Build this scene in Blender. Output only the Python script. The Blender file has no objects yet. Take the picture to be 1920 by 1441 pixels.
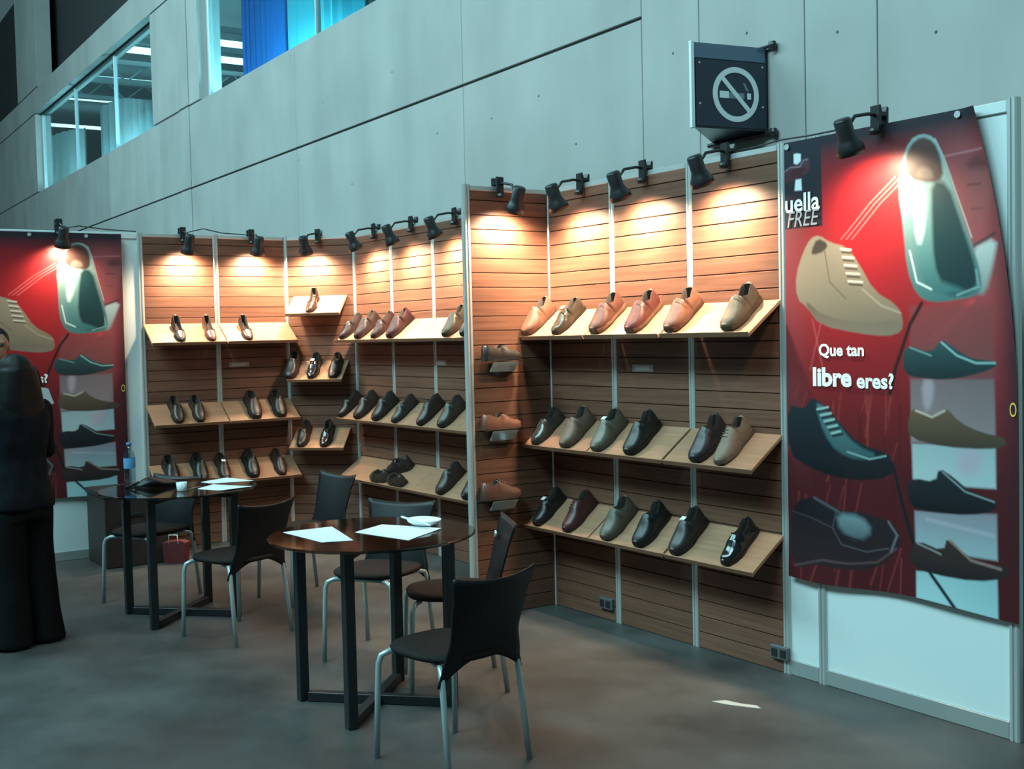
import bpy, bmesh, math, random
import numpy as np
from mathutils import Vector, Matrix

random.seed(7)
rng = np.random.default_rng(7)
scene = bpy.context.scene
COL = scene.collection
PI = math.pi

# ------------------------------------------------------------------ camera
CAM = Vector((5.5997, -4.0701, 1.6010))
YAW, PITCH, ROLL, FPX = 0.9762, -0.0424, -0.0227, 2201.43
_f = Vector((-math.sin(YAW) * math.cos(PITCH), math.cos(YAW) * math.cos(PITCH), math.sin(PITCH)))
_r = Vector((math.cos(YAW), math.sin(YAW), 0))
_u = _r.cross(_f)
RT = math.cos(ROLL) * _r + math.sin(ROLL) * _u
UP = -math.sin(ROLL) * _r + math.cos(ROLL) * _u
cd = bpy.data.cameras.new('camera')
cd.sensor_fit = 'HORIZONTAL'; cd.sensor_width = 36; cd.lens = FPX / 1920 * 36
cd.clip_start = .05; cd.clip_end = 200
cam = bpy.data.objects.new('camera', cd); COL.objects.link(cam)
m = Matrix((RT, UP, -_f)).transposed().to_4x4(); m.translation = CAM
cam.matrix_world = m
scene.camera = cam

def hit(u, v, ax, val):
    """point where the sight line of photo pixel (u,v) meets the plane ax=val"""
    d = ((u - 960) / FPX) * RT + ((720.5 - v) / FPX) * UP + _f
    i = 'xyz'.index(ax); t = (val - CAM[i]) / d[i]
    return CAM + t * d

# ------------------------------------------------------------------ world, hall lights, exposure
vs = scene.view_settings
vs.view_transform = 'Standard'; vs.look = 'None'; vs.gamma = 1; vs.use_curve_mapping = False
vs.exposure = 0.0
w = bpy.data.worlds.new('world'); scene.world = w; w.use_nodes = True
bg = w.node_tree.nodes['Background']
bg.inputs[0].default_value = (.40, .74, .82, 1); bg.inputs[1].default_value = .13

def area(name, loc, target, size, energy, col):
    l = bpy.data.lights.new(name, 'AREA'); l.shape = 'RECTANGLE'; l.size, l.size_y = size
    l.energy = energy; l.color = col
    o = bpy.data.objects.new(name, l); COL.objects.link(o); o.location = loc
    o.rotation_euler = (Vector(target) - Vector(loc)).to_track_quat('-Z', 'Y').to_euler()
    return o
HALL = (.50, .93, 1.0)
area('hall_light', (2, -9, 10), (0, 0, 1.5), (9, 3), 1550, HALL)
area('hall_light', (-9, -8, 10), (-8, 0, 2.5), (11, 3), 1350, HALL)

# ------------------------------------------------------------------ materials
MATS = {}
def lin(c):
    return tuple((x / 255 / 12.92) if x / 255 <= .04045 else ((x / 255 + .055) / 1.055) ** 2.4 for x in c)
def newmat(name):
    mt = bpy.data.materials.new(name); mt.use_nodes = True
    nt = mt.node_tree
    return mt, nt, nt.nodes['Principled BSDF']
def mat(name, col, rough=.5, metal=0., spec=.5, noise=0., scale=20., bump=0., coat=0.):
    if name in MATS: return MATS[name]
    mt, nt, b = newmat(name)
    b.inputs['Base Color'].default_value = (*col, 1)
    b.inputs['Roughness'].default_value = rough
    b.inputs['Metallic'].default_value = metal
    b.inputs['Specular IOR Level'].default_value = spec
    b.inputs['Coat Weight'].default_value = coat
    if noise or bump:
        tc = nt.nodes.new('ShaderNodeTexCoord'); n = nt.nodes.new('ShaderNodeTexNoise')
        n.inputs['Scale'].default_value = scale; n.inputs['Detail'].default_value = 6
        nt.links.new(tc.outputs['Object'], n.inputs['Vector'])
        if noise:
            cr = nt.nodes.new('ShaderNodeValToRGB')
            cr.color_ramp.elements[0].position = .3; cr.color_ramp.elements[1].position = .7
            cr.color_ramp.elements[0].color = (*[c * (1 - noise) for c in col], 1)
            cr.color_ramp.elements[1].color = (*[min(1, c * (1 + noise)) for c in col], 1)
            nt.links.new(n.outputs['Fac'], cr.inputs[0]); nt.links.new(cr.outputs[0], b.inputs['Base Color'])
        if bump:
            bp = nt.nodes.new('ShaderNodeBump'); bp.inputs['Strength'].default_value = bump; bp.inputs['Distance'].default_value = .01
            nt.links.new(n.outputs['Fac'], bp.inputs['Height']); nt.links.new(bp.outputs[0], b.inputs['Normal'])
    MATS[name] = mt
    return mt
def wood(name, c0, c1, rough=.45, tone=.12, along='X'):
    mt, nt, b = newmat(name)
    tc = nt.nodes.new('ShaderNodeTexCoord'); oi = nt.nodes.new('ShaderNodeObjectInfo')
    mp = nt.nodes.new('ShaderNodeMapping')
    mp.inputs['Scale'].default_value = (1.2, 30, 30) if along == 'X' else (30, 1.2, 30)
    ad = nt.nodes.new('ShaderNodeVectorMath'); ad.operation = 'ADD'
    sc = nt.nodes.new('ShaderNodeMath'); sc.operation = 'MULTIPLY'; sc.inputs[1].default_value = 37.
    nt.links.new(oi.outputs['Random'], sc.inputs[0])
    nt.links.new(tc.outputs['Object'], mp.inputs['Vector'])
    nt.links.new(mp.outputs[0], ad.inputs[0]); nt.links.new(sc.outputs[0], ad.inputs[1])
    n = nt.nodes.new('ShaderNodeTexNoise'); n.inputs['Scale'].default_value = 2.2; n.inputs['Detail'].default_value = 5
    nt.links.new(ad.outputs[0], n.inputs['Vector'])
    cr = nt.nodes.new('ShaderNodeValToRGB')
    cr.color_ramp.elements[0].position = .3; cr.color_ramp.elements[1].position = .72
    cr.color_ramp.elements[0].color = (*c0, 1); cr.color_ramp.elements[1].color = (*c1, 1)
    nt.links.new(n.outputs['Fac'], cr.inputs[0])
    hs = nt.nodes.new('ShaderNodeHueSaturation')
    mr = nt.nodes.new('ShaderNodeMapRange'); mr.inputs[3].default_value = 1 - tone; mr.inputs[4].default_value = 1 + tone
    nt.links.new(oi.outputs['Random'], mr.inputs[0]); nt.links.new(mr.outputs[0], hs.inputs['Value'])
    nt.links.new(cr.outputs[0], hs.inputs['Color']); nt.links.new(hs.outputs[0], b.inputs['Base Color'])
    b.inputs['Roughness'].default_value = rough
    b.inputs['Specular IOR Level'].default_value = .3
    return mt
M_SLAT = wood('slat_wood', (.136, .060, .039), (.202, .096, .062), .45, .10)
M_SHELF = wood('shelf_wood', (.33, .175, .105), (.41, .225, .138), .42, .06)
M_BACK = mat('groove_dark', (.09, .042, .026), .7)
M_ALU = mat('aluminium', (.62, .64, .63), .38, .55, .5)
M_WHITE = mat('white_laminate', (.72, .78, .78), .35)
M_GREYRAIL = mat('grey_rail', (.34, .36, .35), .5, .3)
M_BLACK = mat('black_plastic', (.018, .018, .02), .38)
M_CHAIR = mat('chair_shell_black', (.007, .007, .009), .45, spec=.3)
M_SEAT = mat('seat_brown_black', (.016, .012, .011), .75, spec=.15, noise=.2, scale=60)
M_LEG = mat('chair_leg_grey', (.42, .50, .50), .35, .35)
M_FRAME = mat('table_frame_black', (.012, .014, .017), .4)
M_PAPER = mat('paper', (.80, .82, .84), .7)
M_SOCKET = mat('socket_grey', (.10, .11, .12), .4)
M_LABEL = mat('label_plate', (.36, .33, .31), .35, .4)

def concrete(name, col, scale=1.1, var=.16, rough=.75):
    mt, nt, b = newmat(name)
    tc = nt.nodes.new('ShaderNodeTexCoord'); oi = nt.nodes.new('ShaderNodeObjectInfo')
    n1 = nt.nodes.new('ShaderNodeTexNoise'); n1.inputs['Scale'].default_value = scale; n1.inputs['Detail'].default_value = 8
    mp = nt.nodes.new('ShaderNodeMapping'); mp.inputs['Scale'].default_value = (1.6, 1, .5)
    n2 = nt.nodes.new('ShaderNodeTexNoise'); n2.inputs['Scale'].default_value = 1.4; n2.inputs['Detail'].default_value = 6
    nt.links.new(tc.outputs['Object'], n1.inputs['Vector']); nt.links.new(tc.outputs['Object'], mp.inputs['Vector'])
    nt.links.new(mp.outputs[0], n2.inputs['Vector'])
    mx = nt.nodes.new('ShaderNodeMath'); mx.operation = 'ADD'
    nt.links.new(n1.outputs['Fac'], mx.inputs[0]); nt.links.new(n2.outputs['Fac'], mx.inputs[1])
    ad = nt.nodes.new('ShaderNodeMapRange'); ad.inputs[1].default_value = .6; ad.inputs[2].default_value = 1.4
    nt.links.new(mx.outputs[0], ad.inputs[0])
    cr = nt.nodes.new('ShaderNodeValToRGB')
    cr.color_ramp.elements[0].color = (*[c * (1 - var) for c in col], 1)
    cr.color_ramp.elements[1].color = (*[c * (1 + var) for c in col], 1)
    nt.links.new(ad.outputs[0], cr.inputs[0])
    hs = nt.nodes.new('ShaderNodeHueSaturation'); mr = nt.nodes.new('ShaderNodeMapRange')
    mr.inputs[3].default_value = .94; mr.inputs[4].default_value = 1.06
    nt.links.new(oi.outputs['Random'], mr.inputs[0]); nt.links.new(mr.outputs[0], hs.inputs['Value'])
    nt.links.new(cr.outputs[0], hs.inputs['Color']); nt.links.new(hs.outputs[0], b.inputs['Base Color'])
    bp = nt.nodes.new('ShaderNodeBump'); bp.inputs['Strength'].default_value = .12; bp.inputs['Distance'].default_value = .02
    nt.links.new(n1.outputs['Fac'], bp.inputs['Height']); nt.links.new(bp.outputs[0], b.inputs['Normal'])
    b.inputs['Roughness'].default_value = rough
    return mt
M_CONC = concrete('cast_concrete', (.405, .395, .38))
M_CONC_D = mat('concrete_joint', (.10, .105, .10), .9)

def floor_mat():
    mt, nt, b = newmat('polished_concrete_floor')
    tc = nt.nodes.new('ShaderNodeTexCoord')
    n1 = nt.nodes.new('ShaderNodeTexNoise'); n1.inputs['Scale'].default_value = 1.5; n1.inputs['Detail'].default_value = 9; n1.inputs['Roughness'].default_value = .6
    n2 = nt.nodes.new('ShaderNodeTexNoise'); n2.inputs['Scale'].default_value = 14; n2.inputs['Detail'].default_value = 5
    for n in (n1, n2): nt.links.new(tc.outputs['Object'], n.inputs['Vector'])
    cr = nt.nodes.new('ShaderNodeValToRGB')
    e = cr.color_ramp.elements
    e[0].position = .32; e[1].position = .70
    e[0].color = (.036, .036, .036, 1); e[1].color = (.098, .099, .098, 1)
    nt.links.new(n1.outputs['Fac'], cr.inputs[0])
    mx = nt.nodes.new('ShaderNodeMix'); mx.data_type = 'RGBA'; mx.blend_type = 'MULTIPLY'; mx.inputs[0].default_value = .35
    c2 = nt.nodes.new('ShaderNodeValToRGB'); c2.color_ramp.elements[0].color = (.6, .6, .6, 1); c2.color_ramp.elements[0].position = .3
    nt.links.new(n2.outputs['Fac'], c2.inputs[0])
    nt.links.new(cr.outputs[0], mx.inputs[6]); nt.links.new(c2.outputs[0], mx.inputs[7])
    nt.links.new(mx.outputs[2], b.inputs['Base Color'])
    mr = nt.nodes.new('ShaderNodeMapRange'); mr.inputs[3].default_value = .38; mr.inputs[4].default_value = .6
    nt.links.new(n1.outputs['Fac'], mr.inputs[0]); nt.links.new(mr.outputs[0], b.inputs['Roughness'])
    b.inputs['Specular IOR Level'].default_value = .35
    return mt
M_FLOOR = floor_mat()

def emit(name, col, s):
    if name in MATS: return MATS[name]
    mt = bpy.data.materials.new(name); mt.use_nodes = True; nt = mt.node_tree
    nt.nodes.remove(nt.nodes['Principled BSDF'])
    e = nt.nodes.new('ShaderNodeEmission'); e.inputs[0].default_value = (*col, 1); e.inputs[1].default_value = s
    nt.links.new(e.outputs[0], nt.nodes['Material Output'].inputs[0]); MATS[name] = mt
    return mt
def glassy(name, tint, refl=.06, rough=.03):
    """clear pane: tinted transmission plus a fresnel reflection"""
    if name in MATS: return MATS[name]
    mt = bpy.data.materials.new(name); mt.use_nodes = True; nt = mt.node_tree
    nt.nodes.remove(nt.nodes['Principled BSDF'])
    t = nt.nodes.new('ShaderNodeBsdfTransparent'); t.inputs[0].default_value = (*tint, 1)
    g = nt.nodes.new('ShaderNodeBsdfGlossy'); g.inputs['Roughness'].default_value = rough
    lw = nt.nodes.new('ShaderNodeLayerWeight'); lw.inputs[0].default_value = .5      # Schlick: refl + (1-refl)*(1-cos)^5
    pw = nt.nodes.new('ShaderNodeMath'); pw.operation = 'POWER'; pw.inputs[1].default_value = 5.
    nt.links.new(lw.outputs['Facing'], pw.inputs[0])
    ml = nt.nodes.new('ShaderNodeMath'); ml.operation = 'MULTIPLY_ADD'; ml.inputs[1].default_value = 1 - refl; ml.inputs[2].default_value = refl
    nt.links.new(pw.outputs[0], ml.inputs[0])
    mx = nt.nodes.new('ShaderNodeMixShader'); nt.links.new(ml.outputs[0], mx.inputs[0])
    nt.links.new(t.outputs[0], mx.inputs[1]); nt.links.new(g.outputs[0], mx.inputs[2])
    nt.links.new(mx.outputs[0], nt.nodes['Material Output'].inputs[0]); MATS[name] = mt
    return mt
M_TGLASS = glassy('smoked_table_glass', (.42, .40, .38), .06, .06)
M_PANE = glassy('window_pane', (.72, .92, .95), .04, .02)
M_ACRYL = glassy('clear_acrylic', (.80, .82, .82), .10, .08)

# ------------------------------------------------------------------ mesh helpers
class MB:
    def __init__(s): s.v = []; s.f = []
    def add(s, vs_, fs_):
        n = len(s.v); s.v += [tuple(p) for p in vs_]; s.f += [tuple(i + n for i in f) for f in fs_]; return s
    def box(s, x0, x1, y0, y1, z0, z1, c=0.):
        if c <= 0:
            P = [(x0, y0, z0), (x1, y0, z0), (x1, y1, z0), (x0, y1, z0), (x0, y0, z1), (x1, y0, z1), (x1, y1, z1), (x0, y1, z1)]
            return s.add(P, [(0, 3, 2, 1), (4, 5, 6, 7), (0, 1, 5, 4), (1, 2, 6, 5), (2, 3, 7, 6), (3, 0, 4, 7)])
        bm = bmesh.new(); bmesh.ops.create_cube(bm, size=1)
        for v in bm.verts:
            v.co = ((x0 + x1) / 2 + v.co.x * (x1 - x0), (y0 + y1) / 2 + v.co.y * (y1 - y0), (z0 + z1) / 2 + v.co.z * (z1 - z0))
        bmesh.ops.bevel(bm, geom=bm.edges[:] + bm.verts[:], offset=c, segments=1, affect='EDGES')
        bm.verts.index_update()
        s.add([v.co[:] for v in bm.verts], [[v.index for v in f.verts] for f in bm.faces]); bm.free(); return s
    def prism(s, poly, ax, a, b):
        """polygon (2D) extruded along ax from a to b"""
        n = len(poly)
        def mk(p, t): return {'x': (t, p[0], p[1]), 'y': (p[0], t, p[1]), 'z': (p[0], p[1], t)}[ax]
        P = [mk(p, a) for p in poly] + [mk(p, b) for p in poly]
        F = [tuple(range(n))[::-1], tuple(range(n, 2 * n))] + [(i, (i + 1) % n, n + (i + 1) % n, n + i) for i in range(n)]
        return s.add(P, F)
    def tube(s, pts, r, n=8, cap=True):
        pts = [Vector(p) for p in pts]; k = len(pts)
        rs = r if isinstance(r, (list, tuple)) else [r] * k
        ref = None; P = []
        for i, p in enumerate(pts):
            d = (pts[min(i + 1, k - 1)] - pts[max(i - 1, 0)]).normalized()
            if ref is None: ref = d.orthogonal().normalized()
            else:
                ref = (ref - d * ref.dot(d)); ref.normalize()
            b = d.cross(ref)
            for j in range(n):
                a = 2 * PI * j / n; P.append(p + rs[i] * (math.cos(a) * ref + math.sin(a) * b))
        F = [(i * n + j, i * n + (j + 1) % n, (i + 1) * n + (j + 1) % n, (i + 1) * n + j) for i in range(k - 1) for j in range(n)]
        if cap: F += [tuple(range(n))[::-1], tuple((k - 1) * n + j for j in range(n))]
        return s.add(P, F)
    def lathe(s, prof, n=24, M=None, cap=True):
        """profile [(r,z)...] turned around Z; M places it"""
        P = []; k = len(prof)
        for r, z in prof:
            for j in range(n):
                a = 2 * PI * j / n; p = Vector((r * math.cos(a), r * math.sin(a), z)); P.append(M @ p if M else p)
        F = [(i * n + j, i * n + (j + 1) % n, (i + 1) * n + (j + 1) % n, (i + 1) * n + j) for i in range(k - 1) for j in range(n)]
        if cap: F += [tuple(range(n))[::-1], tuple((k - 1) * n + j for j in range(n))]
        return s.add(P, F)
    def loft(s, rings, cap=True):
        n = len(rings[0]); k = len(rings)
        P = [p for r in rings for p in r]
        F = [(i * n + j, i * n + (j + 1) % n, (i + 1) * n + (j + 1) % n, (i + 1) * n + j) for i in range(k - 1) for j in range(n)]
        if cap: F += [tuple(range(n))[::-1], tuple((k - 1) * n + j for j in range(n))]
        return s.add(P, F)
    def mesh(s, name, smooth=False):
        me = bpy.data.meshes.new(name); me.from_pydata([tuple(p) for p in s.v], [], s.f); me.update()
        bm = bmesh.new(); bm.from_mesh(me); bmesh.ops.recalc_face_normals(bm, faces=bm.faces[:]); bm.to_mesh(me); bm.free()
        if smooth: me.polygons.foreach_set('use_smooth', [True] * len(me.polygons))
        return me
def obj(name, me, material=None, parent=None, smooth=False, loc=None):
    if isinstance(me, MB): me = me.mesh(name, smooth)
    o = bpy.data.objects.new(name, me); COL.objects.link(o)
    if material is not None and len(me.materials) == 0: me.materials.append(material)
    if parent is not None: o.parent = parent
    if loc is not None: o.location = loc
    return o
def tag(o, label=None, cat=None, group=None, kind=None):
    if label: o['label'] = label
    if cat: o['category'] = cat
    if group: o['group'] = group
    if kind: o['kind'] = kind
    return o
def empty(name, loc=(0, 0, 0), rz=0, label=None, cat=None, group=None, kind=None):
    o = bpy.data.objects.new(name, None); COL.objects.link(o); o.location = loc; o.rotation_euler = (0, 0, rz)
    o.empty_display_size = .1
    return tag(o, label, cat, group, kind)
def struct(name, loc=(0, 0, 0), rz=0): return empty(name, loc, rz, kind='structure')

# ------------------------------------------------------------------ layout constants (metres, from the camera fit)
HP = 2.44                       # panel height
YB = .2575                      # plane of the wall between corner and fin
XD = -3.4534                    # plane of the wall with the far banner
A = [0., .60, 1.215, 1.83]      # posts of the front bay
DY = [-1.36, -.765, -.17]       # posts of the far bay
BX = [-3.03, -2.40, -1.765, -1.14, -.52, .02]
PW = .044                       # post width

# ------------------------------------------------------------------ floor and concrete back wall
fl = obj('floor', MB().box(-32, 14, -16, 12, -.12, 0), M_FLOOR); tag(fl, kind='structure')

WB_R = math.radians(-1.47)
wb = struct('wall_back', (0, .9, 0), WB_R)
def hitw(u, v):
    """pixel -> local (x,z) on the face of the back wall"""
    d = ((u - 960) / FPX) * RT + ((720.5 - v) / FPX) * UP + _f
    n = Vector((-math.sin(WB_R), math.cos(WB_R), 0)); o0 = Vector((0, .9, 0))
    t = (o0 - CAM).dot(n) / d.dot(n); p = CAM + d * t - o0
    return p.x * math.cos(WB_R) + p.y * math.sin(WB_R), p.z
ZJ, ZS = 3.60, 4.66
ZH, ZT = 6.22, 6.70
xw1a, xw1b, xw2a = hitw(69, 300)[0], hitw(284, 150)[0], hitw(371, 100)[0]
xw2b = -1.2
xc = [hitw(300, 300)[0], hitw(340, 300)[0], hitw(358, 300)[0]]
xv = [hitw(1205, 200)[0], hitw(1310, 60)[0], hitw(1510, 200)[0], hitw(1645, 100)[0]]
xo1, xo2 = hitw(28, 60)[0], hitw(65, 60)[0]
def cpanel(x0, x1, z0, z1, y=0., j=.011, th=.30, jx=.003):
    obj('concrete_panel', MB().box(x0 + jx, x1 - jx, y, th, z0 + j, z1 - j, .003), M_CONC, wb)
TOP = 9.5
xl = [-60, -44, -31, -24, xw1a, -13.6, xb0 := xc[0], xc[1], xc[2], -5.9, -2.45, xv[0], xv[1], xv[2], xv[3], 3.9, 7.2, 11]
for i in range(len(xl) - 1):
    a, b = xl[i], xl[i + 1]
    if b <= xv[0] + .01:
        y = -.012 if (a == xc[1]) else 0.
        cpanel(a, b, 0, ZJ, y); cpanel(a, b, ZJ, ZS, y)
        if b <= xw1a + .01: cpanel(a, b, ZS, ZH); cpanel(a, b, ZH, ZT)
    else:
        cpanel(a, b, 0, TOP)
# piers between and beside the windows, spandrel over them, then the open gallery above
for a, b, y in ((xw1b, xc[0], 0), (xc[0], xc[1], 0), (xc[1], xc[2], -.012), (xc[2], xw2a, 0)):
    cpanel(a, b, ZS, TOP if y < 0 else ZH, y)
    if y == 0: cpanel(a, b, ZH, TOP)
cpanel(xw2b, xv[0], ZS, TOP)
cpanel(xw1a, xw1b, ZH, ZT); cpanel(xw2a, xw2b, ZH, TOP)
cpanel(xo1, xo2, ZT, TOP)
obj('joint_backing', MB().box(-60, 11, .02, .28, 0, ZS - .03), M_CONC_D, wb)
th = MB()
for (u, v) in ((1010, 180), (735, 135), (922, 222), (1262, 100), (1400, 62), (560, 300), (820, 250), (545, 105), (605, 192), (1570, 60), (1755, 60), (660, 345), (1080, 270)):
    x, z = hitw(u, v)
    th = MB().lathe([(.0, -.002), (.008, -.002), (.009, 0.0), (.006, .002), (.0, .002)], 10, Matrix.Translation((x, 0, z)) @ Matrix.Rotation(PI / 2, 4, 'X'))
    obj('tie_hole', th, M_CONC_D, wb)

# windows: aluminium frame and pane, rooms behind
M_ROOM = mat('room_wall', (.16, .26, .28), .8)
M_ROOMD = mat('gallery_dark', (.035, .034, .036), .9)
M_WFRAME = mat('window_frame_metal', (.70, .78, .80), .3, .3)
def window(name, x0, x1, z0, z1, mull):
    e = struct(name, (0, .9, 0), WB_R)
    for a, b, c, d in ((x0, x0 + .07, z0, z1), (x1 - .07, x1, z0, z1), (x0 + .07, x1 - .07, z0, z0 + .03), (x0 + .07, x1 - .07, z1 - .03, z1)):
        obj('frame_bar', MB().box(a, b, .12, .18, c, d, .004), M_WFRAME if b - a < .1 else M_CONC_D, e)
    xs = [x0 + .07] + mull + [x1 - .07]
    for i in range(len(xs) - 1):
        if i: obj('mullion', MB().box(xs[i] - .009, xs[i] + .009, .12, .18, z0 + .03, z1 - .03, .002), M_WFRAME, e)
        obj('pane', MB().box(xs[i] + (.009 if i else 0), xs[i + 1] - (.009 if i < len(xs) - 2 else 0), .145, .155, z0 + .03, z1 - .03), M_PANE, e)
    return e
window('window_1', xw1a, xw1b, ZS, ZH, [hitw(127, 200)[0], hitw(199, 150)[0]])
window('window_2', xw2a, xw2b, ZS, ZH, [-5.6])
room = struct('wall_room', (0, .9, 0), WB_R)
R0, R1, RY, RZ0, RZ1 = -44, 2., 7.0, 3.2, 8.7
M_RCEIL = mat('room_ceiling', (.40, .50, .52), .7)
obj('room_back', MB().box(R0, R1, RY, RY + .1, RZ0, RZ1), M_ROOM, room)
obj('room_floor', MB().box(R0, R1, .32, RY, RZ0 - .1, RZ0), M_ROOM, room)
obj('room_ceiling', MB().box(R0, R1, .54, RY, RZ1, RZ1 + .1), M_RCEIL, room)
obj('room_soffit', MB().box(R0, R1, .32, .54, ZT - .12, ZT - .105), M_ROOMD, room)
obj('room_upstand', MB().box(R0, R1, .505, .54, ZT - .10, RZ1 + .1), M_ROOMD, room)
obj('room_side', MB().box(R0 - .1, R0, .32, RY, RZ0, RZ1), M_RCEIL, room)
obj('room_side', MB().box(R1, R1 + .1, .32, RY, RZ0, RZ1), M_ROOM, room)
# gallery shell behind the upper openings
M_GS = None
gal = struct('wall_gallery', (0, .9, 0), WB_R)
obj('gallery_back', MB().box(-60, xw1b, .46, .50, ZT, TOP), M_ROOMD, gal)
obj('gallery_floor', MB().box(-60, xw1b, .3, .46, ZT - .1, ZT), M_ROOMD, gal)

# ------------------------------------------------------------------ booth walls: posts, rails, slatwall panels
PITCHS = HP / 30
SLATS = {}
def slat_mesh(wd):
    k = round(wd, 3)
    if k not in SLATS:
        h = PITCHS; g = .0018; c = .0018
        prof = [(0, g), (-.011, g), (-.014, g + c), (-.014, h - g - c), (-.011, h - g), (0, h - g)]
        me = MB().prism(prof, 'x', -wd / 2, wd / 2).mesh('slat'); me.materials.append(M_SLAT); SLATS[k] = me
    return SLATS[k]
POSTP = [(-.018, -.012), (-.012, -.018), (-.004, -.018), (-.004, -.012), (.004, -.012), (.004, -.018), (.012, -.018), (.018, -.012),
         (.018, .012), (.012, .018), (-.012, .018), (-.018, .012)]
POSTP = [(x * 1.22, y) for x, y in POSTP]
POSTM = MB().prism(POSTP, 'z', 0, HP + .006).mesh('post'); POSTM.materials.append(M_ALU)
def slat_panel(parent, p0, p1):
    """wood slatwall panel between two posts (2D points); its face looks to the right-hand side of p1->p0, i.e. local -Y"""
    p0, p1 = Vector(p0), Vector(p1); d = p1 - p0; L = d.length - PW
    mid = (p0 + p1) / 2; ang = math.atan2(d.y, d.x)
    pn = obj('panel', MB().box(-L / 2, L / 2, 0, .012, 0, HP), M_BACK, parent, loc=(mid.x, mid.y, 0)); pn.rotation_euler = (0, 0, ang)
    sm = slat_mesh(L)
    for i in range(30):
        s = bpy.data.objects.new('slat', sm); COL.objects.link(s); s.parent = pn; s.location = (0, 0, i * PITCHS)
    rail(parent, p0, p1, HP - .028, HP, M_ALU)
    return pn
def rail(parent, p0, p1, z0, z1, mt, proud=.017):
    p0, p1 = Vector(p0), Vector(p1); d = p1 - p0; L = d.length - PW
    r = obj('rail', MB().box(-L / 2, L / 2, -proud, .012, z0, z1, .003), mt, parent, loc=((p0.x + p1.x) / 2, (p0.y + p1.y) / 2, 0))
    r.rotation_euler = (0, 0, math.atan2(d.y, d.x)); return r
def post(parent, p, rz=0.):
    o = bpy.data.objects.new('post', POSTM); COL.objects.link(o); o.parent = parent; o.location = (p[0], p[1], 0); o.rotation_euler = (0, 0, rz)
    return o
def white_panel(parent, p0, p1):
    p0, p1 = Vector(p0), Vector(p1); d = p1 - p0; L = d.length - PW
    pn = obj('panel', MB().box(-L / 2, L / 2, -.004, .004, .07, HP - .045, 0), M_WHITE, parent, loc=((p0.x + p1.x) / 2, (p0.y + p1.y) / 2, 0))
    pn.rotation_euler = (0, 0, math.atan2(d.y, d.x))
    rail(parent, p0, p1, HP - .045, HP, M_WHITE, .014); rail(parent, p0, p1, 0.0, .07, M_GREYRAIL, .014)
    return pn
wr = struct('wall_right')
for i in range(3): slat_panel(wr, (A[i], 0), (A[i + 1], 0))
for x in A: post(wr, (x, 0))
XP = [A[3], hit(1545, 1150, 'y', 0).x, 2.985]
post(wr, (XP[1], 0)); post(wr, (XP[2], 0))
white_panel(wr, (XP[0], 0), (XP[1], 0)); white_panel(wr, (XP[1], 0), (XP[2], 0))
wf = struct('wall_fin')
LC = .57
slat_panel(wf, (0, -LC), (0, 0)); post(wf, (0, -LC), PI / 2)
wm = struct('wall_middle')
for i in range(5): slat_panel(wm, (BX[i], YB), (BX[i + 1], YB))
for x in BX[1:]: post(wm, (x, YB))
wcn = struct('wall_corner')
PE0, PE1 = (XD, DY[2]), (BX[0], YB)
slat_panel(wcn, PE0, PE1); post(wcn, PE0, PI / 4); post(wcn, PE1, PI / 4)
wl = struct('wall_left')
for i in range(2): slat_panel(wl, (XD, DY[i]), (XD, DY[i + 1]))
for y in DY[:2]: post(wl, (XD, y), PI / 2)
FY = [DY[0], -2.74, -3.73]
for i in range(2): white_panel(wl, (XD, FY[i + 1]), (XD, FY[i])); post(wl, (XD, FY[i + 1]), PI / 2)

# ------------------------------------------------------------------ slanted shelves
TH = math.radians(36.)
SD = .255
TT = .016
def wallframe(p0, n):
    """p0: 2D point on the wall face, n: outward 2D normal -> frame with X=along wall (right when facing it), Y=down the slope, Z=shelf normal"""
    n = Vector((n[0], n[1], 0)).normalized(); z = Vector((0, 0, 1))
    s = n * math.cos(TH) - z * math.sin(TH); up = n * math.sin(TH) + z * math.cos(TH)
    x = s.cross(up)
    return x, s, up
def shelf_matrix(n, p0, zb):
    x, s, up = wallframe(p0, n)
    M = Matrix((x, s, up)).transposed().to_4x4(); M.translation = Vector((p0[0], p0[1], zb)) + Vector((n[0], n[1], 0)).normalized() * .018
    return M
SHM = {}
def shelf(n, p0, zb, wd, label, group):
    k = round(wd, 3)
    if k not in SHM:
        b = MB().box(-wd / 2, wd / 2, 0, SD, -TT, 0, .0015).mesh('board'); b.materials.append(M_SHELF)
        l = MB().box(-wd / 2, wd / 2, SD, SD + .006, -TT - .002, .010, .001).mesh('lip'); l.materials.append(M_SHELF)
        SHM[k] = (b, l)
    e = empty('display_shelf', label=label, cat='shelf', group=group)
    e.matrix_world = shelf_matrix(n, p0, zb)
    for nm, me in zip(('board', 'lip'), SHM[k]): obj(nm, me, None, e)
    return e
ZR = (1.735, 1.112, .645)
RN = ('top', 'middle', 'bottom')
nA, nD, nE = (0, -1), (1, 0), (1, -1)
G_SH = 'slanted wooden shoe shelves'
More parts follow.
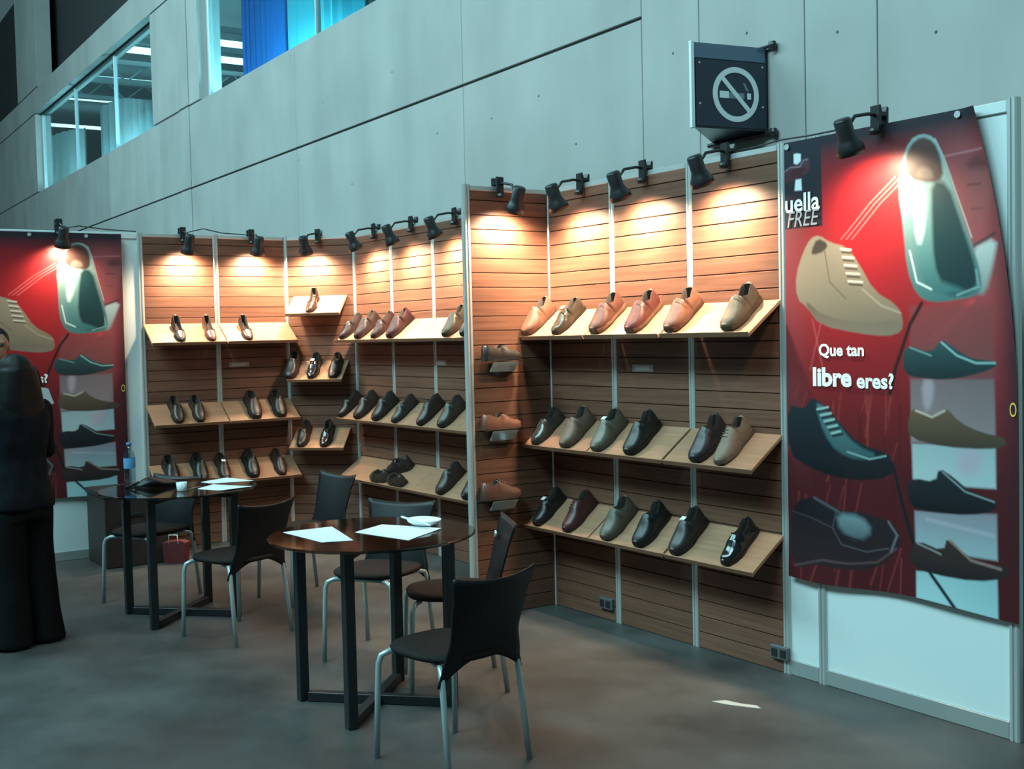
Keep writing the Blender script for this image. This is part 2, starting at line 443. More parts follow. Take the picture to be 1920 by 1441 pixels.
for r in range(3):
    for i, w_ in enumerate(('next to the slatted fin', 'between the two outer boards', 'next to the banner')):
        shelf(nA, ((A[i] + A[i + 1]) / 2, 0), ZR[r], .598, f'slanted shelf board, {RN[r]} row between fin and banner, {w_}', G_SH)
    for i in range(4):
        x0, x1 = [-2.98, -2.41, -1.79, -1.17, -.55][i:i + 2]
        shelf(nA, ((x0 + x1) / 2, YB), ZR[r], x1 - x0 - .003, f'slanted shelf board, {RN[r]} row behind the fin, {("first", "second", "third", "fourth")[i]} from the corner', G_SH)
    for i, w_ in enumerate(('beside the white panel', 'beside the diagonal corner')):
        shelf(nD, (XD, (DY[i] + DY[i + 1]) / 2), ZR[r] + .01, .585, f'slanted wooden shelf board on the {RN[r]} row of the far bay, {w_}', G_SH)
EC = ((PE0[0] + PE1[0]) / 2, (PE0[1] + PE1[1]) / 2)
ZE = (1.955, 1.425, .875)
for r in range(3):
    shelf(nE, EC, ZE[r], .46, f'short slanted wooden shelf on the diagonal corner panel, {RN[r]} one', G_SH)

# ------------------------------------------------------------------ shoes
def interp(t, pts):
    for (a, va), (b, vb) in zip(pts, pts[1:]):
        if t <= b:
            k = (t - a) / (b - a); k = k * k * (3 - 2 * k); return va + (vb - va) * k
    return pts[-1][1]
STY = {
 # w half width, h height profile, open = (start,end) of the opening, sole thickness heel/toe, lift of the heel
 'clog':   dict(L=.255, w=[(0, .024), (.06, .037), (.2, .042), (.4, .042), (.68, .054), (.86, .048), (.95, .034), (1, .014)],
                h=[(0, .104), (.12, .102), (.26, .080), (.38, .090), (.43, .112), (.53, .101), (.70, .076), (.87, .060), (1, .034)], op=(.05, .40), sole=(.030, .022), lift=0),
 'loafer': dict(L=.252, w=[(0, .020), (.06, .031), (.2, .035), (.4, .034), (.68, .046), (.86, .039), (.95, .026), (1, .010)],
                h=[(0, .088), (.12, .086), (.3, .068), (.42, .074), (.48, .092), (.58, .082), (.74, .060), (.9, .047), (1, .027)], op=(.05, .46), sole=(.024, .014), lift=0),
 'lace':   dict(L=.257, w=[(0, .022), (.06, .034), (.2, .037), (.4, .036), (.68, .048), (.86, .042), (.95, .029), (1, .012)],
                h=[(0, .100), (.12, .098), (.26, .082), (.33, .094), (.38, .112), (.5, .098), (.7, .070), (.88, .053), (1, .030)], op=(.05, .36), sole=(.028, .016), lift=0),
 'pump':   dict(L=.240, w=[(0, .016), (.06, .027), (.2, .030), (.4, .029), (.68, .042), (.86, .034), (.95, .021), (1, .007)],
                h=[(0, .066), (.12, .062), (.3, .046), (.5, .038), (.60, .046), (.66, .044), (.76, .040), (.9, .034), (1, .018)], op=(.05, .60), sole=(.008, .008), lift=.03),
}
SHOEM = {}
def shoe_meshes(style):
    if style in SHOEM: return SHOEM[style]
    S = STY[style]; L = S['L']
    ts = [0, .02, .05, .10, .17, .25, .33, .40, .47, .54, .62, .70, .78, .85, .91, .955, .985, 1.]
    o0, o1 = S['op']
    ts = sorted(set([t for t in ts if abs(t - o1) > .02 and abs(t - o0) > .01] + [o0, o0 + .002, o1 - .002, o1]))
    def base(t):
        lift = S['lift'] * max(0, 1 - t / .6) ** 1.2 if t < .6 else 0
        spring = .012 * max(0, (t - .8) / .2) ** 2
        return lift + spring
    def sole(t): return S['sole'][0] + (S['sole'][1] - S['sole'][0]) * min(1, t / .5)
    up = MB(); li = MB(); rings = []
    for t in ts:
        x = -L / 2 + L * t; wd = interp(t, S['w']); h = interp(t, S['h']); b = base(t); s = b + sole(t) * .85
        top = b + h; H = top - s
        opn = o0 < t < o1
        if opn: half = [(1.0, 0), (1.04, .25), (1.0, .55), (.88, .85), (.80, 1.0), (.70, .97), (.66, .5), (.45, .12), (0, .08)]
        else: half = [(1.0, 0), (1.04, .22), (1.0, .45), (.88, .68), (.70, .84), (.52, .93), (.34, .98), (.17, 1.0), (0, 1.0)]
        off = .006 * math.sin(t * PI)       # slight inward curve of the last
        ring = [(x, yy * wd + off, s + zz * H) for yy, zz in half] + [(x, -yy * wd + off, s + zz * H) for yy, zz in half[-2::-1]]
        rings.append((opn, ring))
    n = len(rings[0][1])
    for (oa, ra), (ob, rb) in zip(rings, rings[1:]):
        for j in range(n - 1):
            inner = 4 <= j < n - 5
            q = [ra[j], ra[j + 1], rb[j + 1], rb[j]]
            (li if (inner and (oa or ob)) else up).add(q, [(0, 1, 2, 3)])
    up.add(rings[0][1], [tuple(range(n))]); up.add(rings[-1][1], [tuple(range(n))])
    so = MB(); rr = []
    for t in ts:
        x = -L / 2 + (L + .006) * t - .003; wd = interp(t, S['w']) * 1.05 + .002; b = base(t); k = sole(t); off = .006 * math.sin(t * PI)
        rr.append([(x, wd * .94 + off, b), (x, wd + off, b + k * .4), (x, wd + off, b + k), (x, -wd + off, b + k), (x, -wd + off, b + k * .4), (x, -wd * .94 + off, b)])
    so.loft(rr)
    if S['lift'] > 0:
        so.lathe([(.016, 0), (.018, .005), (.022, S['lift'] + .004)], 10, Matrix.Translation((-L / 2 + .028, 0, 0)))
    def fin(mb, nm, weld=True):
        me = mb.mesh(nm)
        bm = bmesh.new(); bm.from_mesh(me); bmesh.ops.remove_doubles(bm, verts=bm.verts[:], dist=.0002)
        bmesh.ops.recalc_face_normals(bm, faces=bm.faces[:]); bm.to_mesh(me); bm.free()
        me.polygons.foreach_set('use_smooth', [nm != 'sole'] * len(me.polygons)); return me
    ex = {}
    if style in ('clog', 'loafer'):
        st = MB()
        t0 = o1 + .09; x = -L / 2 + L * t0
        for dx in (-.009, .009):
            pass
        P = []
        for xx, tt in ((x - .010, t0 - .037), (x + .010, t0 + .037)):
            wd = interp(tt, S['w']); h = interp(tt, S['h']); s = base(tt) + sole(tt) * .85; H = base(tt) + h - s
            for yy, zz in [(1.06, .2), (1.05, .45), (.93, .68), (.74, .85), (.55, .945), (.35, .995), (.17, 1.02), (0, 1.025)]: P.append((xx, yy * wd + .004, s + zz * H + .0025))
        st.add(P, [(j, j + 1, 8 + j + 1, 8 + j) for j in range(7)])
        ex['strap'] = st
    if style == 'lace':
        la = MB()
        for k in range(4):
            tt = o1 + .03 + k * .06; x = -L / 2 + L * tt; wd = interp(tt, S['w']); zt = base(tt) + interp(tt, S['h'])
            la.tube([(x, -.5 * wd, zt - .004), (x, 0, zt + .004), (x, .5 * wd, zt - .004)], .0028, 5)
        ex['laces'] = la
    SHOEM[style] = (fin(up, 'upper'), fin(li, 'lining'), fin(so, 'sole'), {k: v.mesh(k, True) for k, v in ex.items()})
    return SHOEM[style]
MSH = {}
def leather(col, rough=.40):
    k = (col, rough)
    if k not in MSH: MSH[k] = mat(f'leather_{len(MSH)}', col, rough, noise=.12, scale=40, coat=.15 if rough < .3 else 0)
    return MSH[k]
M_TAG = mat('price_tag_white', (.85, .86, .87), .5)
BLACKL, DKB, BRN, OXB, TAN, RED, OLV, TAUPE, GRY = (.012, .012, .014), (.026, .017, .014), (.085, .042, .026), (.075, .022, .020), (.19, .085, .055), (.30, .11, .075), (.055, .045, .03), (.155, .11, .08), (.055, .05, .046)
CACHE = {}
def shoe(style, col, M, label, group, rough=.40, sole_col=None, tagd=False):
    key = (style, col, rough, sole_col)
    if key not in CACHE:
        up, li, so, ex = shoe_meshes(style)
        res = []
        for nm, me, mt in [('upper', up, leather(col, rough)), ('lining', li, mat('shoe_lining_dark', (.035, .025, .02), .8)),
                           ('sole', so, leather(sole_col or tuple(c * .6 for c in col), .5))] + [(k, v, leather(tuple(c * .8 for c in col), rough)) for k, v in ex.items()]:
            m2 = me.copy(); m2.materials.clear(); m2.materials.append(mt); res.append((nm, m2))
        CACHE[key] = res
    e = empty('shoe', label=label, cat='shoe', group=group); e.matrix_world = M
    pu = None
    for nm, me in CACHE[key]:
        o = obj(nm, me, None, pu if nm in ('lining', 'strap', 'laces') else e)
        if nm == 'upper': pu = o
    if tagd:
        S = STY[style]; t0 = S['op'][1] - .01; x = -S['L'] / 2 + S['L'] * t0; z = interp(t0 + .02, S['h'])
        obj('price_tag', MB().box(x - .012, x + .014, -.016, .016, z + .004, z + .006), M_TAG, pu)
    return e
def on_shelf(n, p0wall, zb, u, v, style, yaw=0., back=0.0):
    """matrix of a shoe standing on a slanted shelf, toe at pixel (u,v) sideways, toe against the lip"""
    x, s, up = wallframe(p0wall, n)
    nn = Vector((n[0], n[1], 0)).normalized()
    front = Vector((p0wall[0], p0wall[1], zb)) + nn * .018 + s * (SD - .002)
    d = ((u - 960) / FPX) * RT + ((720.5 - v) / FPX) * UP + _f
    t = (front - CAM).dot(nn) / d.dot(nn); p = CAM + d * t
    lat = (p - front).dot(x)
    L = STY[style]['L']
    c = front + x * lat - s * (L / 2 + .003 + back) + up * .0008
    M = Matrix((s, up.cross(s), up)).transposed().to_4x4() @ Matrix.Rotation(yaw, 4, 'Z'); M.translation = c
    return M
ORD = ('first', 'second', 'third', 'fourth', 'fifth', 'sixth')
def row(n, p0, zb, specs, place, group, rev=False):
    N = len(specs)
    for i, (u, v, style, col, nm, kw) in enumerate(specs):
        k = (N - 1 - i) if rev else i
        kw = dict(kw); yaw = kw.pop('yaw', 0.); back = kw.pop('back', 0.)
        shoe(style, col, on_shelf(n, p0, zb, u, v, style, yaw, back), f'{nm}, {ORD[k]} from the {place}', group, **kw)
pA, pB, pD = (0, 0), (0, YB), (XD, 0)
row(nA, pA, ZR[0], [(985, 620, 'clog', TAN, 'pinkish tan clog', {}), (1040, 620, 'loafer', OLV, 'glossy olive strap shoe with white tag', dict(rough=.18, tagd=True)),
    (1113, 618, 'clog', (.115, .045, .032), 'reddish brown clog with pale sole', dict(sole_col=(.20, .10, .06))), (1180, 615, 'clog', (.13, .038, .028), 'brick red clog with pale sole', dict(sole_col=(.20, .10, .06))),
    (1254, 620, 'clog', TAN, 'plain tan clog', {}), (1362, 617, 'clog', (.15, .11, .07), 'khaki clog', dict(rough=.5))],
    'banner, top shelf by the fin', 'shoes on the front bay top row', True)
row(nA, pA, ZR[1], [(1002, 827, 'loafer', GRY, 'dark grey loafer with a shiny toe', dict(rough=.22)), (1057, 837, 'clog', TAUPE, 'taupe clog', dict(rough=.55)),
    (1116, 844, 'clog', (.13, .115, .085), 'olive grey clog with pale tag', dict(tagd=True, rough=.4)), (1178, 852, 'clog', (.022, .018, .016), 'near black clog', {}),
    (1302, 867, 'clog', (.028, .020, .026), 'black brown clog beside a taupe one', {}), (1347, 874, 'lace', (.21, .15, .11), 'taupe lace-up shoe', dict(rough=.6))],
    'banner, middle shelf by the fin', 'shoes on the front bay middle row', True)
row(nA, pA, ZR[2], [(1005, 979, 'loafer', BLACKL, 'black loafer with white tag', dict(tagd=True)), (1061, 993, 'lace', (.075, .020, .020), 'dark oxblood lace-up shoe', {}),
    (1134, 1011, 'clog', (.11, .095, .07), 'olive brown clog', dict(rough=.45)), (1195, 1023, 'clog', BLACKL, 'plain black clog', {}),
    (1264, 1040, 'clog', (.035, .026, .026), 'dark brown clog with white tag', dict(tagd=True)), (1359, 1063, 'loafer', BLACKL, 'glossy patent black loafer', dict(rough=.12))],
    'banner, bottom shelf by the fin', 'shoes on the front bay bottom row', True)
row(nA, pB, ZR[0], [(640, 627, 'loafer', (.022, .013, .014), 'dark plum loafer', {}), (669, 627, 'clog', (.04, .019, .018), 'plum brown clog', {}),
    (699, 626, 'loafer', (.032, .013, .013), 'wine brown loafer', {}), (729, 625, 'clog', (.045, .015, .016), 'wine red clog', {}),
    (834, 622, 'clog', (.05, .04, .026), 'olive clog', dict(rough=.4)), (868, 622, 'clog', DKB, 'dark clog half hidden by the fin', {})],
    'corner, top shelf behind the fin', 'shoes on the rear wall top row')
row(nA, pB, ZR[1], [(637, 780, 'loafer', DKB, 'dark brown loafer', {}), (668, 786, 'clog', (.04, .026, .022), 'dark brown clog', {}),
    (702, 792, 'clog', (.034, .024, .021), 'dark slip-on clog', {}), (738, 794, 'loafer', (.04, .03, .028), 'dark loafer with grey sheen', {}),
    (786, 798, 'lace', (.03, .02, .02), 'dark lace-up shoe', {}), (826, 804, 'clog', (.045, .032, .026), 'dark shoe close to the fin', {})],
    'corner, middle shelf behind the fin', 'shoes on the rear wall middle row')
row(nA, pB, ZR[2], [(823, 936, 'clog', (.045, .025, .02), 'dark brown clog', {}), (872, 946, 'clog', BLACKL, 'black toe by the fin post', {})],
    'crosswise shoes, bottom shelf behind the fin', 'shoes on the rear wall bottom row')
# three shoes lying crosswise on the bottom shelf
def shelf_pose(n, p0, zb, x_, s_, yaw):
    x, s, up = wallframe(p0, n); nn = Vector((n[0], n[1], 0)).normalized()
    M = Matrix((s, up.cross(s), up)).transposed().to_4x4() @ Matrix.Rotation(yaw, 4, 'Z')
    M.translation = Vector((x_, p0[1], zb)) + nn * .018 + s * s_ + up * .0008; return M
GX = 'crosswise shoes on the rear wall bottom row'
shoe('loafer', (.075, .055, .04), shelf_pose(nA, pB, ZR[2], -2.335, .200, -PI / 2 + .06), 'brown loafer lying crosswise on the bottom shelf behind the fin, nearer the corner', GX)
shoe('loafer', (.065, .045, .034), shelf_pose(nA, pB, ZR[2], -2.065, .204, -PI / 2 - .06), 'brown loafer lying crosswise at the lip of the bottom shelf, nearer the fin', GX)
shoe('clog', (.045, .03, .028), shelf_pose(nA, pB, ZR[2], -2.20, .075, -PI / 2 + .35), 'dark clog turned crosswise behind two brown loafers on the bottom shelf', GX)
row(nD, pD, ZR[0] + .01, [(341, 634, 'pump', DKB, 'dark slip-on pump', {}), (399, 634, 'pump', (.09, .035, .025), 'brown pump', {}), (468, 634, 'pump', (.035, .02, .017), 'dark brown pump', {})],
    'white panel, top far bay shelf', 'shoes on the far bay top row')
row(nD, pD, ZR[1] + .01, [(337, 791, 'loafer', DKB, 'dark brown loafer', {}), (377, 791, 'loafer', (.035, .024, .02), 'dark loafer of a matching pair', {}), (482, 785, 'clog', (.04, .024, .018), 'dark brown clog', {}), (529, 785, 'clog', DKB, 'black brown clog', {})],
    'white panel, middle far bay shelf', 'shoes on the far bay middle row')
row(nD, pD, ZR[2] + .01, [(327, 905, 'clog', BLACKL, 'black clog', {}), (381, 903, 'clog', (.016, .02, .02), 'greenish black clog', {}), (425, 901, 'loafer', (.05, .026, .02), 'dark brown loafer with white tag', dict(tagd=True)),
    (478, 898, 'clog', (.014, .012, .013), 'jet black clog', {}), (531, 894, 'loafer', (.035, .018, .02), 'dark wine loafer', {})],
    'white panel, bottom far bay shelf', 'shoes on the far bay bottom row')
row(nE, EC, ZE[0], [(578, 577, 'pump', (.06, .03, .022), 'lone glossy brown pump', dict(rough=.2))], 'corner top, diagonal corner shelf', 'shoes on the diagonal corner shelves')
row(nE, EC, ZE[1], [(541, 708, 'clog', (.04, .025, .022), 'dark brown clog', {}), (582, 706, 'loafer', BLACKL, 'glossy black loafer with white tag', dict(tagd=True, rough=.15)), (622, 704, 'loafer', DKB, 'dark brown loafer', {})],
    'far bay, middle diagonal corner shelf', 'shoes on the diagonal corner shelves')
row(nE, EC, ZE[2], [(563, 837, 'loafer', DKB, 'dark brown loafer', {}), (606, 837, 'loafer', BLACKL, 'glossy black loafer', dict(rough=.15))], 'far bay, lowest diagonal corner shelf', 'shoes on the diagonal corner shelves')
# acrylic holders on the fin, one shoe on each
for k, (v0, col, nm, ht) in enumerate(((678, (.03, .026, .024), 'black shoe', 'uppermost'), (806, (.17, .075, .05), 'rusty brown shoe', 'middle'), (936, (.10, .05, .038), 'reddish brown lace-up shoe', 'lowest'))):
    p = hit(938, v0, 'x', .05); y, z = p.y, p.z
    h = empty('shoe_holder', (.016, y, z), 0, f'clear acrylic shoe holder on the slatted fin, the {ht} of three', 'holder', 'acrylic shoe holders on the fin')
    obj('plate', MB().box(0, .005, -.06, .06, -.075, .0, .001), M_ACRYL, h)
    obj('tray', MB().box(.0, .10, -.11, .11, 0, .006, .001), M_ACRYL, h)
    obj('glint_strip', MB().prism([(.095, 0), (.10, 0), (.115, -.05), (.110, -.052)], 'y', -.085, .085) if False else MB().prism([(.085, 0), (.10, 0), (.055, -.055), (.045, -.05)], 'y', -.08, .08), mat('acrylic_glint', (.75, .76, .76), .15, .6), h)  # pale metal strip paints the silver glint under the clear tray
    M = Matrix.Translation((.068, y, z + .0075)) @ Matrix.Rotation(PI / 2, 4, 'Z')
    shoe('lace' if k == 2 else 'loafer', col, M, f'{nm} sideways on the {ht} acrylic holder of the slatted fin', 'shoes on the acrylic holders')

# ------------------------------------------------------------------ clip-on spotlights
WARM = (1.0, .74, .49)
M_BULB = emit('warm_bulb', (1, .75, .5), 25)
SPOT_E = 100.
def spot(base, n, out, label, side=0., aim_down=1.45, energy=1., z=HP):
    """clip lamp: clamp on the rail at base (2D), arm straight out along n, shade pointing back to the wall"""
    n = Vector((n[0], n[1], 0)).normalized(); t = Vector((-n.y, n.x, 0))
    e = empty('clip_spotlight', (base[0], base[1], z), 0, label, 'lamp', 'clip-on spotlights along the top rails')
    Mb = Matrix((t, -n, Vector((0, 0, 1)))).transposed().to_4x4()     # local: X along wall, -Y outward
    e.matrix_world = Matrix.Translation((base[0], base[1], z)) @ Mb
    cl = MB()
    cl.prism([(-.034, -.055), (-.020, -.06), (-.017, .01), (.014, .01), (.016, -.05), (.026, -.05), (.028, .045), (.018, .05), (.010, .026), (-.012, .026), (-.022, .055), (-.034, .05)], 'x', -.022, .022)
    pc = obj('clamp', cl, M_BLACK, e)
    obj('clamp_knob', MB().lathe([(.0, -.012), (.02, -.012), (.024, 0), (.02, .012), (0, .012)], 12, Matrix.Translation((0, -.036, -.055))), M_BLACK, pc)
    hx, hy, hz = side, -out, -.085
    obj('arm', MB().tube([(0, -.012, .012), (side * .2, -out * .35, .014), (side * .7, -out * .75, -.002), (hx, hy + .01, hz + .035)], .0075, 8), M_BLACK, e, True)
    # shade: axis from the neck towards the wall and down
    d = Vector((-side * .3, .62, -aim_down)).normalized()
    q = Vector((0, 0, -1)).rotation_difference(d).to_matrix().to_4x4()
    Ms = Matrix.Translation((hx, hy, hz)) @ q
    ps = obj('shade', MB().lathe([(.0, .070), (.030, .070), (.036, .062), (.036, -.005), (.044, -.027), (.056, -.050), (.059, -.078), (.055, -.078), (.052, -.052), (.034, -.02), (.0, -.018)], 20, Ms, cap=False), M_BLACK, e, True)
    obj('bulb', MB().lathe([(.0, -.022), (.018, -.026), (.030, -.045), (.028, -.058), (.0, -.066)], 14, Ms, cap=False), M_BULB, ps, True)
    L = bpy.data.lights.new('lamp_light', 'SPOT'); L.energy = SPOT_E * energy; L.color = WARM; L.spot_size = math.radians(150); L.spot_blend = 1.0; L.shadow_soft_size = .03
    lo = bpy.data.objects.new('lamp_light', L); COL.objects.link(lo); lo.parent = e
    lo.matrix_local = Ms @ Matrix.Translation((0, 0, -.08))
    LAMPS.append(e)
    return e
LAMPS = []
for i, (u, v) in enumerate(((1097, 348), (1215, 325), (1370, 297))):
    spot((hit(u, v, 'y', 0).x, -.012), nA, .20, f'black clip-on spotlight above the shelves, {ORD[i]} from the fin towards the banner', 0)
spot((hit(1660, 210, 'y', 0).x, -.035), nA, .21, 'black clip-on spotlight hung over the large banner by the white panel', 0, energy=.38, z=HP + .02)
spot((.012, -.363), nD, .17, 'black clip-on spotlight on top of the slatted fin', .02)
for i, (u, v) in enumerate(((708, 430), (778, 415), (860, 398))):
    spot((hit(u, v, 'y', YB).x, YB - .012), nA, .21, f'black clip-on spotlight on the wall behind the fin, {ORD[i]} from the corner', 0)
spot((-.75, YB - .012), nA, .21, 'black clip-on spotlight hidden behind the slatted fin', 0)
spot((EC[0] + .01, EC[1] - .01), nE, .20, 'black clip-on spotlight over the diagonal corner panel', -.05)
spot((XD + .012, -1.03), nD, .17, 'black clip-on spotlight over the far bay, beside the white panel', 0)
spot((XD + .012, -.47), nD, .17, 'black clip-on spotlight over the far bay, beside the diagonal corner', 0)
spot((XD + .03, -1.955), nD, .14, 'black clip-on spotlight over the banner behind the two people', 0, energy=.36, z=HP + .03)
def cord(pts, k):
    inv = LAMPS[k].matrix_world.inverted()
    obj('power_cord', MB().tube([inv @ Vector(p) for p in pts], .004, 6), M_BLACK, LAMPS[k], True)
bpy.context.view_layer.update()
cord([(XD - .005, -1.95, HP + .012), (XD - .002, -1.8, HP + .04), (XD, -1.6, HP + .02), (XD, -1.38, HP + .012)], 12)
cord([(XD, -1.0, HP + .012), (XD - .01, -.85, HP + .05), (XD, -.7, HP + .02), (XD - .005, -.5, HP + .012)], 10)
cord([(1.52, .0, HP + .012), (1.66, -.005, HP + .012), (1.83, -.01, HP + .02), (2.0, -.01, HP + .014), (2.2, -.01, HP + .014)], 2)

# ------------------------------------------------------------------ label plates and sockets on the panels
def plate(p, n, wd, ht, mt, name, label, cat, group):
    n = Vector((n[0], n[1], 0)).normalized(); t = Vector((-n.y, n.x, 0))
    e = empty(name, label=label, cat=cat, group=group)
    M = Matrix((t, -n, Vector((0, 0, 1)))).transposed().to_4x4(); M.translation = p; e.matrix_world = M
    return e
for (u, v, wall, lab) in ((1206, 690, 'A', 'small grey name plate on the slats under the top shelf by the banner'), (448, 683, 'D', 'small grey name plate on the slats under the far bay top shelf'), (826, 680, 'B', 'faint grey name plate on the slats of the wall behind the fin')):
    p, n = {'A': (lambda: (hit(u, v, 'y', -.014), nA)), 'B': (lambda: (hit(u, v, 'y', YB - .014), nA)), 'D': (lambda: (hit(u, v, 'x', XD + .014), nD))}[wall]()
    e = plate(p, n, 0, 0, None, 'name_plate', lab, 'plate', 'name plates')
    obj('plate', MB().box(-.085, .085, -.004, -.0003, -.02, .02, .001), M_LABEL, e)
    obj('insert', MB().box(-.055, .055, -.005, -.004, -.011, .011), mat('plate_insert', (.5, .47, .44), .5), e)
for (u, v, lab) in ((1140, 1130, 'dark double power socket low on the slats near the fin'), (1466, 1222, 'dark double power socket low on the slats near the banner')):
    e = plate(hit(u, v, 'y', -.014), nA, 0, 0, None, 'power_socket', lab, 'socket', 'power sockets')
    cv = obj('cover', MB().box(-.055, .055, -.022, -.0003, -.032, .032, .004), M_SOCKET, e)
    for dx in (-.026, .026): obj('outlet', MB().box(dx - .018, dx + .018, -.026, -.022, -.02, .02, .002), M_BLACK, cv)

# ------------------------------------------------------------------ banners
BX0, BX1, BZ0, BZ1 = 1.868, 3.02, .474, 2.437
def b_right(z):
    k = max(0, min(1, (z - 1.15) / (BZ1 - 1.15))); return BX1 - .172 * k ** 2.0
def px2st(u, v):
    p = hit(u, v, 'y', -.03); return (p.x - BX0) / (b_right(p.z) - BX0), (BZ1 - p.z) / (BZ1 - BZ0)
NXP, NZP = 270, 470
def paint_banner():
    gs, gt = np.meshgrid(np.linspace(0, 1, NXP + 1), np.linspace(0, 1, NZP + 1))
    W, Hh = 1.15, 1.963
    X, Y = gs * W, gt * Hh
    img = np.zeros(gs.shape + (3,))
    L = lambda c: np.array(lin(c))
    # background: deep red, darker towards the foot, dusty pink at the right
    img[:] = L((140, 30, 36))
    def blend(col, a): img[:] = img * (1 - a[..., None]) + np.asarray(col) * a[..., None]
    def gauss(cx, cy, rx, ry): return np.exp(-(((X - cx) / rx) ** 2 + ((Y - cy) / ry) ** 2))
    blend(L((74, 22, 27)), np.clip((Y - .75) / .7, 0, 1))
    blend(L((175, 30, 38)), .8 * gauss(.42, .55, .3, .35))  # brighter red where the banner lamp shines, painted into the print
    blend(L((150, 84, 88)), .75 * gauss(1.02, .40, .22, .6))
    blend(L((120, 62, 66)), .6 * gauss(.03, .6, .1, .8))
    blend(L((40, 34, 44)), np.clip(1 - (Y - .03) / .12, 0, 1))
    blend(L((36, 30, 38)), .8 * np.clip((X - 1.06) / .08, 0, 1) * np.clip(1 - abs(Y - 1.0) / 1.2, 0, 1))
    for k in range(70):      # brush-like streaks in the lower left
        x0 = rng.uniform(.05, .62); y0 = rng.uniform(1.05, 1.85); ln = rng.uniform(.08, .28); sl = rng.uniform(-.5, .1); wd = rng.uniform(.003, .007)
        dx = X - (x0 + sl * (Y - y0)); a = np.exp(-(dx / wd) ** 2) * ((Y > y0) & (Y < y0 + ln)) * .5
        blend(L((150, 60, 58)) if k % 2 else L((70, 16, 22)), a)
    def pts(zoom, P):
        ox, oy, sc = {5: (1440, 160, .444), 6: (1440, 700, .5145), 4: (1440, 220, .16656), 0: (0, 0, 1)}[zoom]
        return np.array([px2st(ox + x * sc, oy + y * sc) for x, y in P]) * np.array([W, Hh])
    def smoothpoly(P, it=2):
        P = np.asarray(P)
        for _ in range(it):
            Q = np.roll(P, -1, 0); P = np.stack([.75 * P + .25 * Q, .25 * P + .75 * Q], 1).reshape(-1, 2)
        return P
    def mask(P, soft=.004):
        x0, y0 = P.min(0) - .03; x1, y1 = P.max(0) + .03
        sel = (X > x0) & (X < x1) & (Y > y0) & (Y < y1); xs, ys = X[sel], Y[sel]
        ins = np.zeros(xs.shape, bool); dist = np.full(xs.shape, 9.)
        for (ax, ay), (bx, by) in zip(P, np.roll(P, -1, 0)):
            c = ((ay > ys) != (by > ys)) & (xs < (bx - ax) * (ys - ay) / (by - ay + 1e-12) + ax); ins ^= c
            dx, dy = bx - ax, by - ay; t = np.clip(((xs - ax) * dx + (ys - ay) * dy) / (dx * dx + dy * dy + 1e-12), 0, 1)
            dist = np.minimum(dist, np.hypot(xs - ax - t * dx, ys - ay - t * dy))
        sd = np.where(ins, dist, -dist); a = np.zeros(X.shape); a[sel] = np.clip(.5 + sd / (2 * soft), 0, 1); return a
    def poly(zoom, P, c0, c1=None, axis='y', soft=.004, alpha=1., sm=1):
        Q = pts(zoom, P); Q = smoothpoly(Q, sm) if sm else Q
        a = mask(Q, soft) * alpha
        if c1 is None: blend(L(c0), a)
        else:
            lo, hi = (Q[:, 1].min(), Q[:, 1].max()) if axis == 'y' else (Q[:, 0].min(), Q[:, 0].max())
            k = np.clip(((Y if axis == 'y' else X) - lo) / (hi - lo), 0, 1)[..., None]
            img[:] = img * (1 - a[..., None]) + (L(c0) * (1 - k) + L(c1) * k) * a[..., None]
    def line(zoom, P, wd, c, alpha=1.):
        Q = pts(zoom, P); a = np.zeros(X.shape)
        for (ax, ay), (bx, by) in zip(Q, Q[1:]):
            dx, dy = bx - ax, by - ay; t = np.clip(((X - ax) * dx + (Y - ay) * dy) / (dx * dx + dy * dy), 0, 1)
            a = np.maximum(a, np.clip(1.3 - np.hypot(X - ax - t * dx, Y - ay - t * dy) / wd, 0, 1))
        blend(L(c), a * alpha)
    # pale figure behind, only a soft hint
    poly(5, [(830, 330), (880, 300), (935, 330), (950, 430), (930, 540), (890, 600), (850, 560), (830, 450)], (138, 78, 80), soft=.02, alpha=.75)
    poly(5, [(835, 330), (880, 290), (945, 320), (930, 350), (850, 355)], (95, 48, 54), soft=.015, alpha=.8)
    line(5, [(845, 420), (900, 415)], .006, (92, 46, 52), .7); line(5, [(860, 520), (905, 520)], .005, (105, 50, 56), .6)
    poly(5, [(850, 690), (975, 635), (950, 760), (920, 880), (880, 880)], (178, 196, 196), (120, 140, 140), soft=.012)
    line(5, [(855, 685), (960, 625)], .008, (40, 44, 50), .8)
    line(5, [(740, 300), (910, 265)], .005, (190, 130, 135), .6)
    for dx in (0, 22, 45): line(5, [(540 + dx, 385), (430 + dx, 500), (310 + dx, 650)], .0035, (235, 120, 120), .7)
    for dx in (0, 25): line(5, [(860 + dx * .5, 905), (790 + dx, 980), (680 + dx, 1075)], .005, (200, 70, 75), .7)
    line(5, [(190, 990), (230, 1180)], .006, (190, 90, 95), .4); line(5, [(225, 1000), (180, 1200)], .006, (190, 90, 95), .4)
    # photo squares behind the shoe column
    poly(5, [(600, 930), (950, 930), (955, 1240), (600, 1240)], (128, 62, 64), (112, 72, 74), sm=0, soft=.01, alpha=.8)
    poly(6, [(520, 20), (825, 20), (830, 250), (522, 250)], (112, 100, 106), (140, 128, 132), sm=0, soft=.006)
    poly(6, [(560, 20), (610, 20), (600, 120), (570, 140)], (170, 160, 170), soft=.012, alpha=.7)
    poly(6, [(525, 255), (830, 262), (832, 420), (530, 400)], (150, 172, 178), (170, 190, 196), sm=0, soft=.006)
    poly(6, [(700, 270), (790, 275), (760, 380), (690, 360)], (176, 160, 178), soft=.02, alpha=.7)
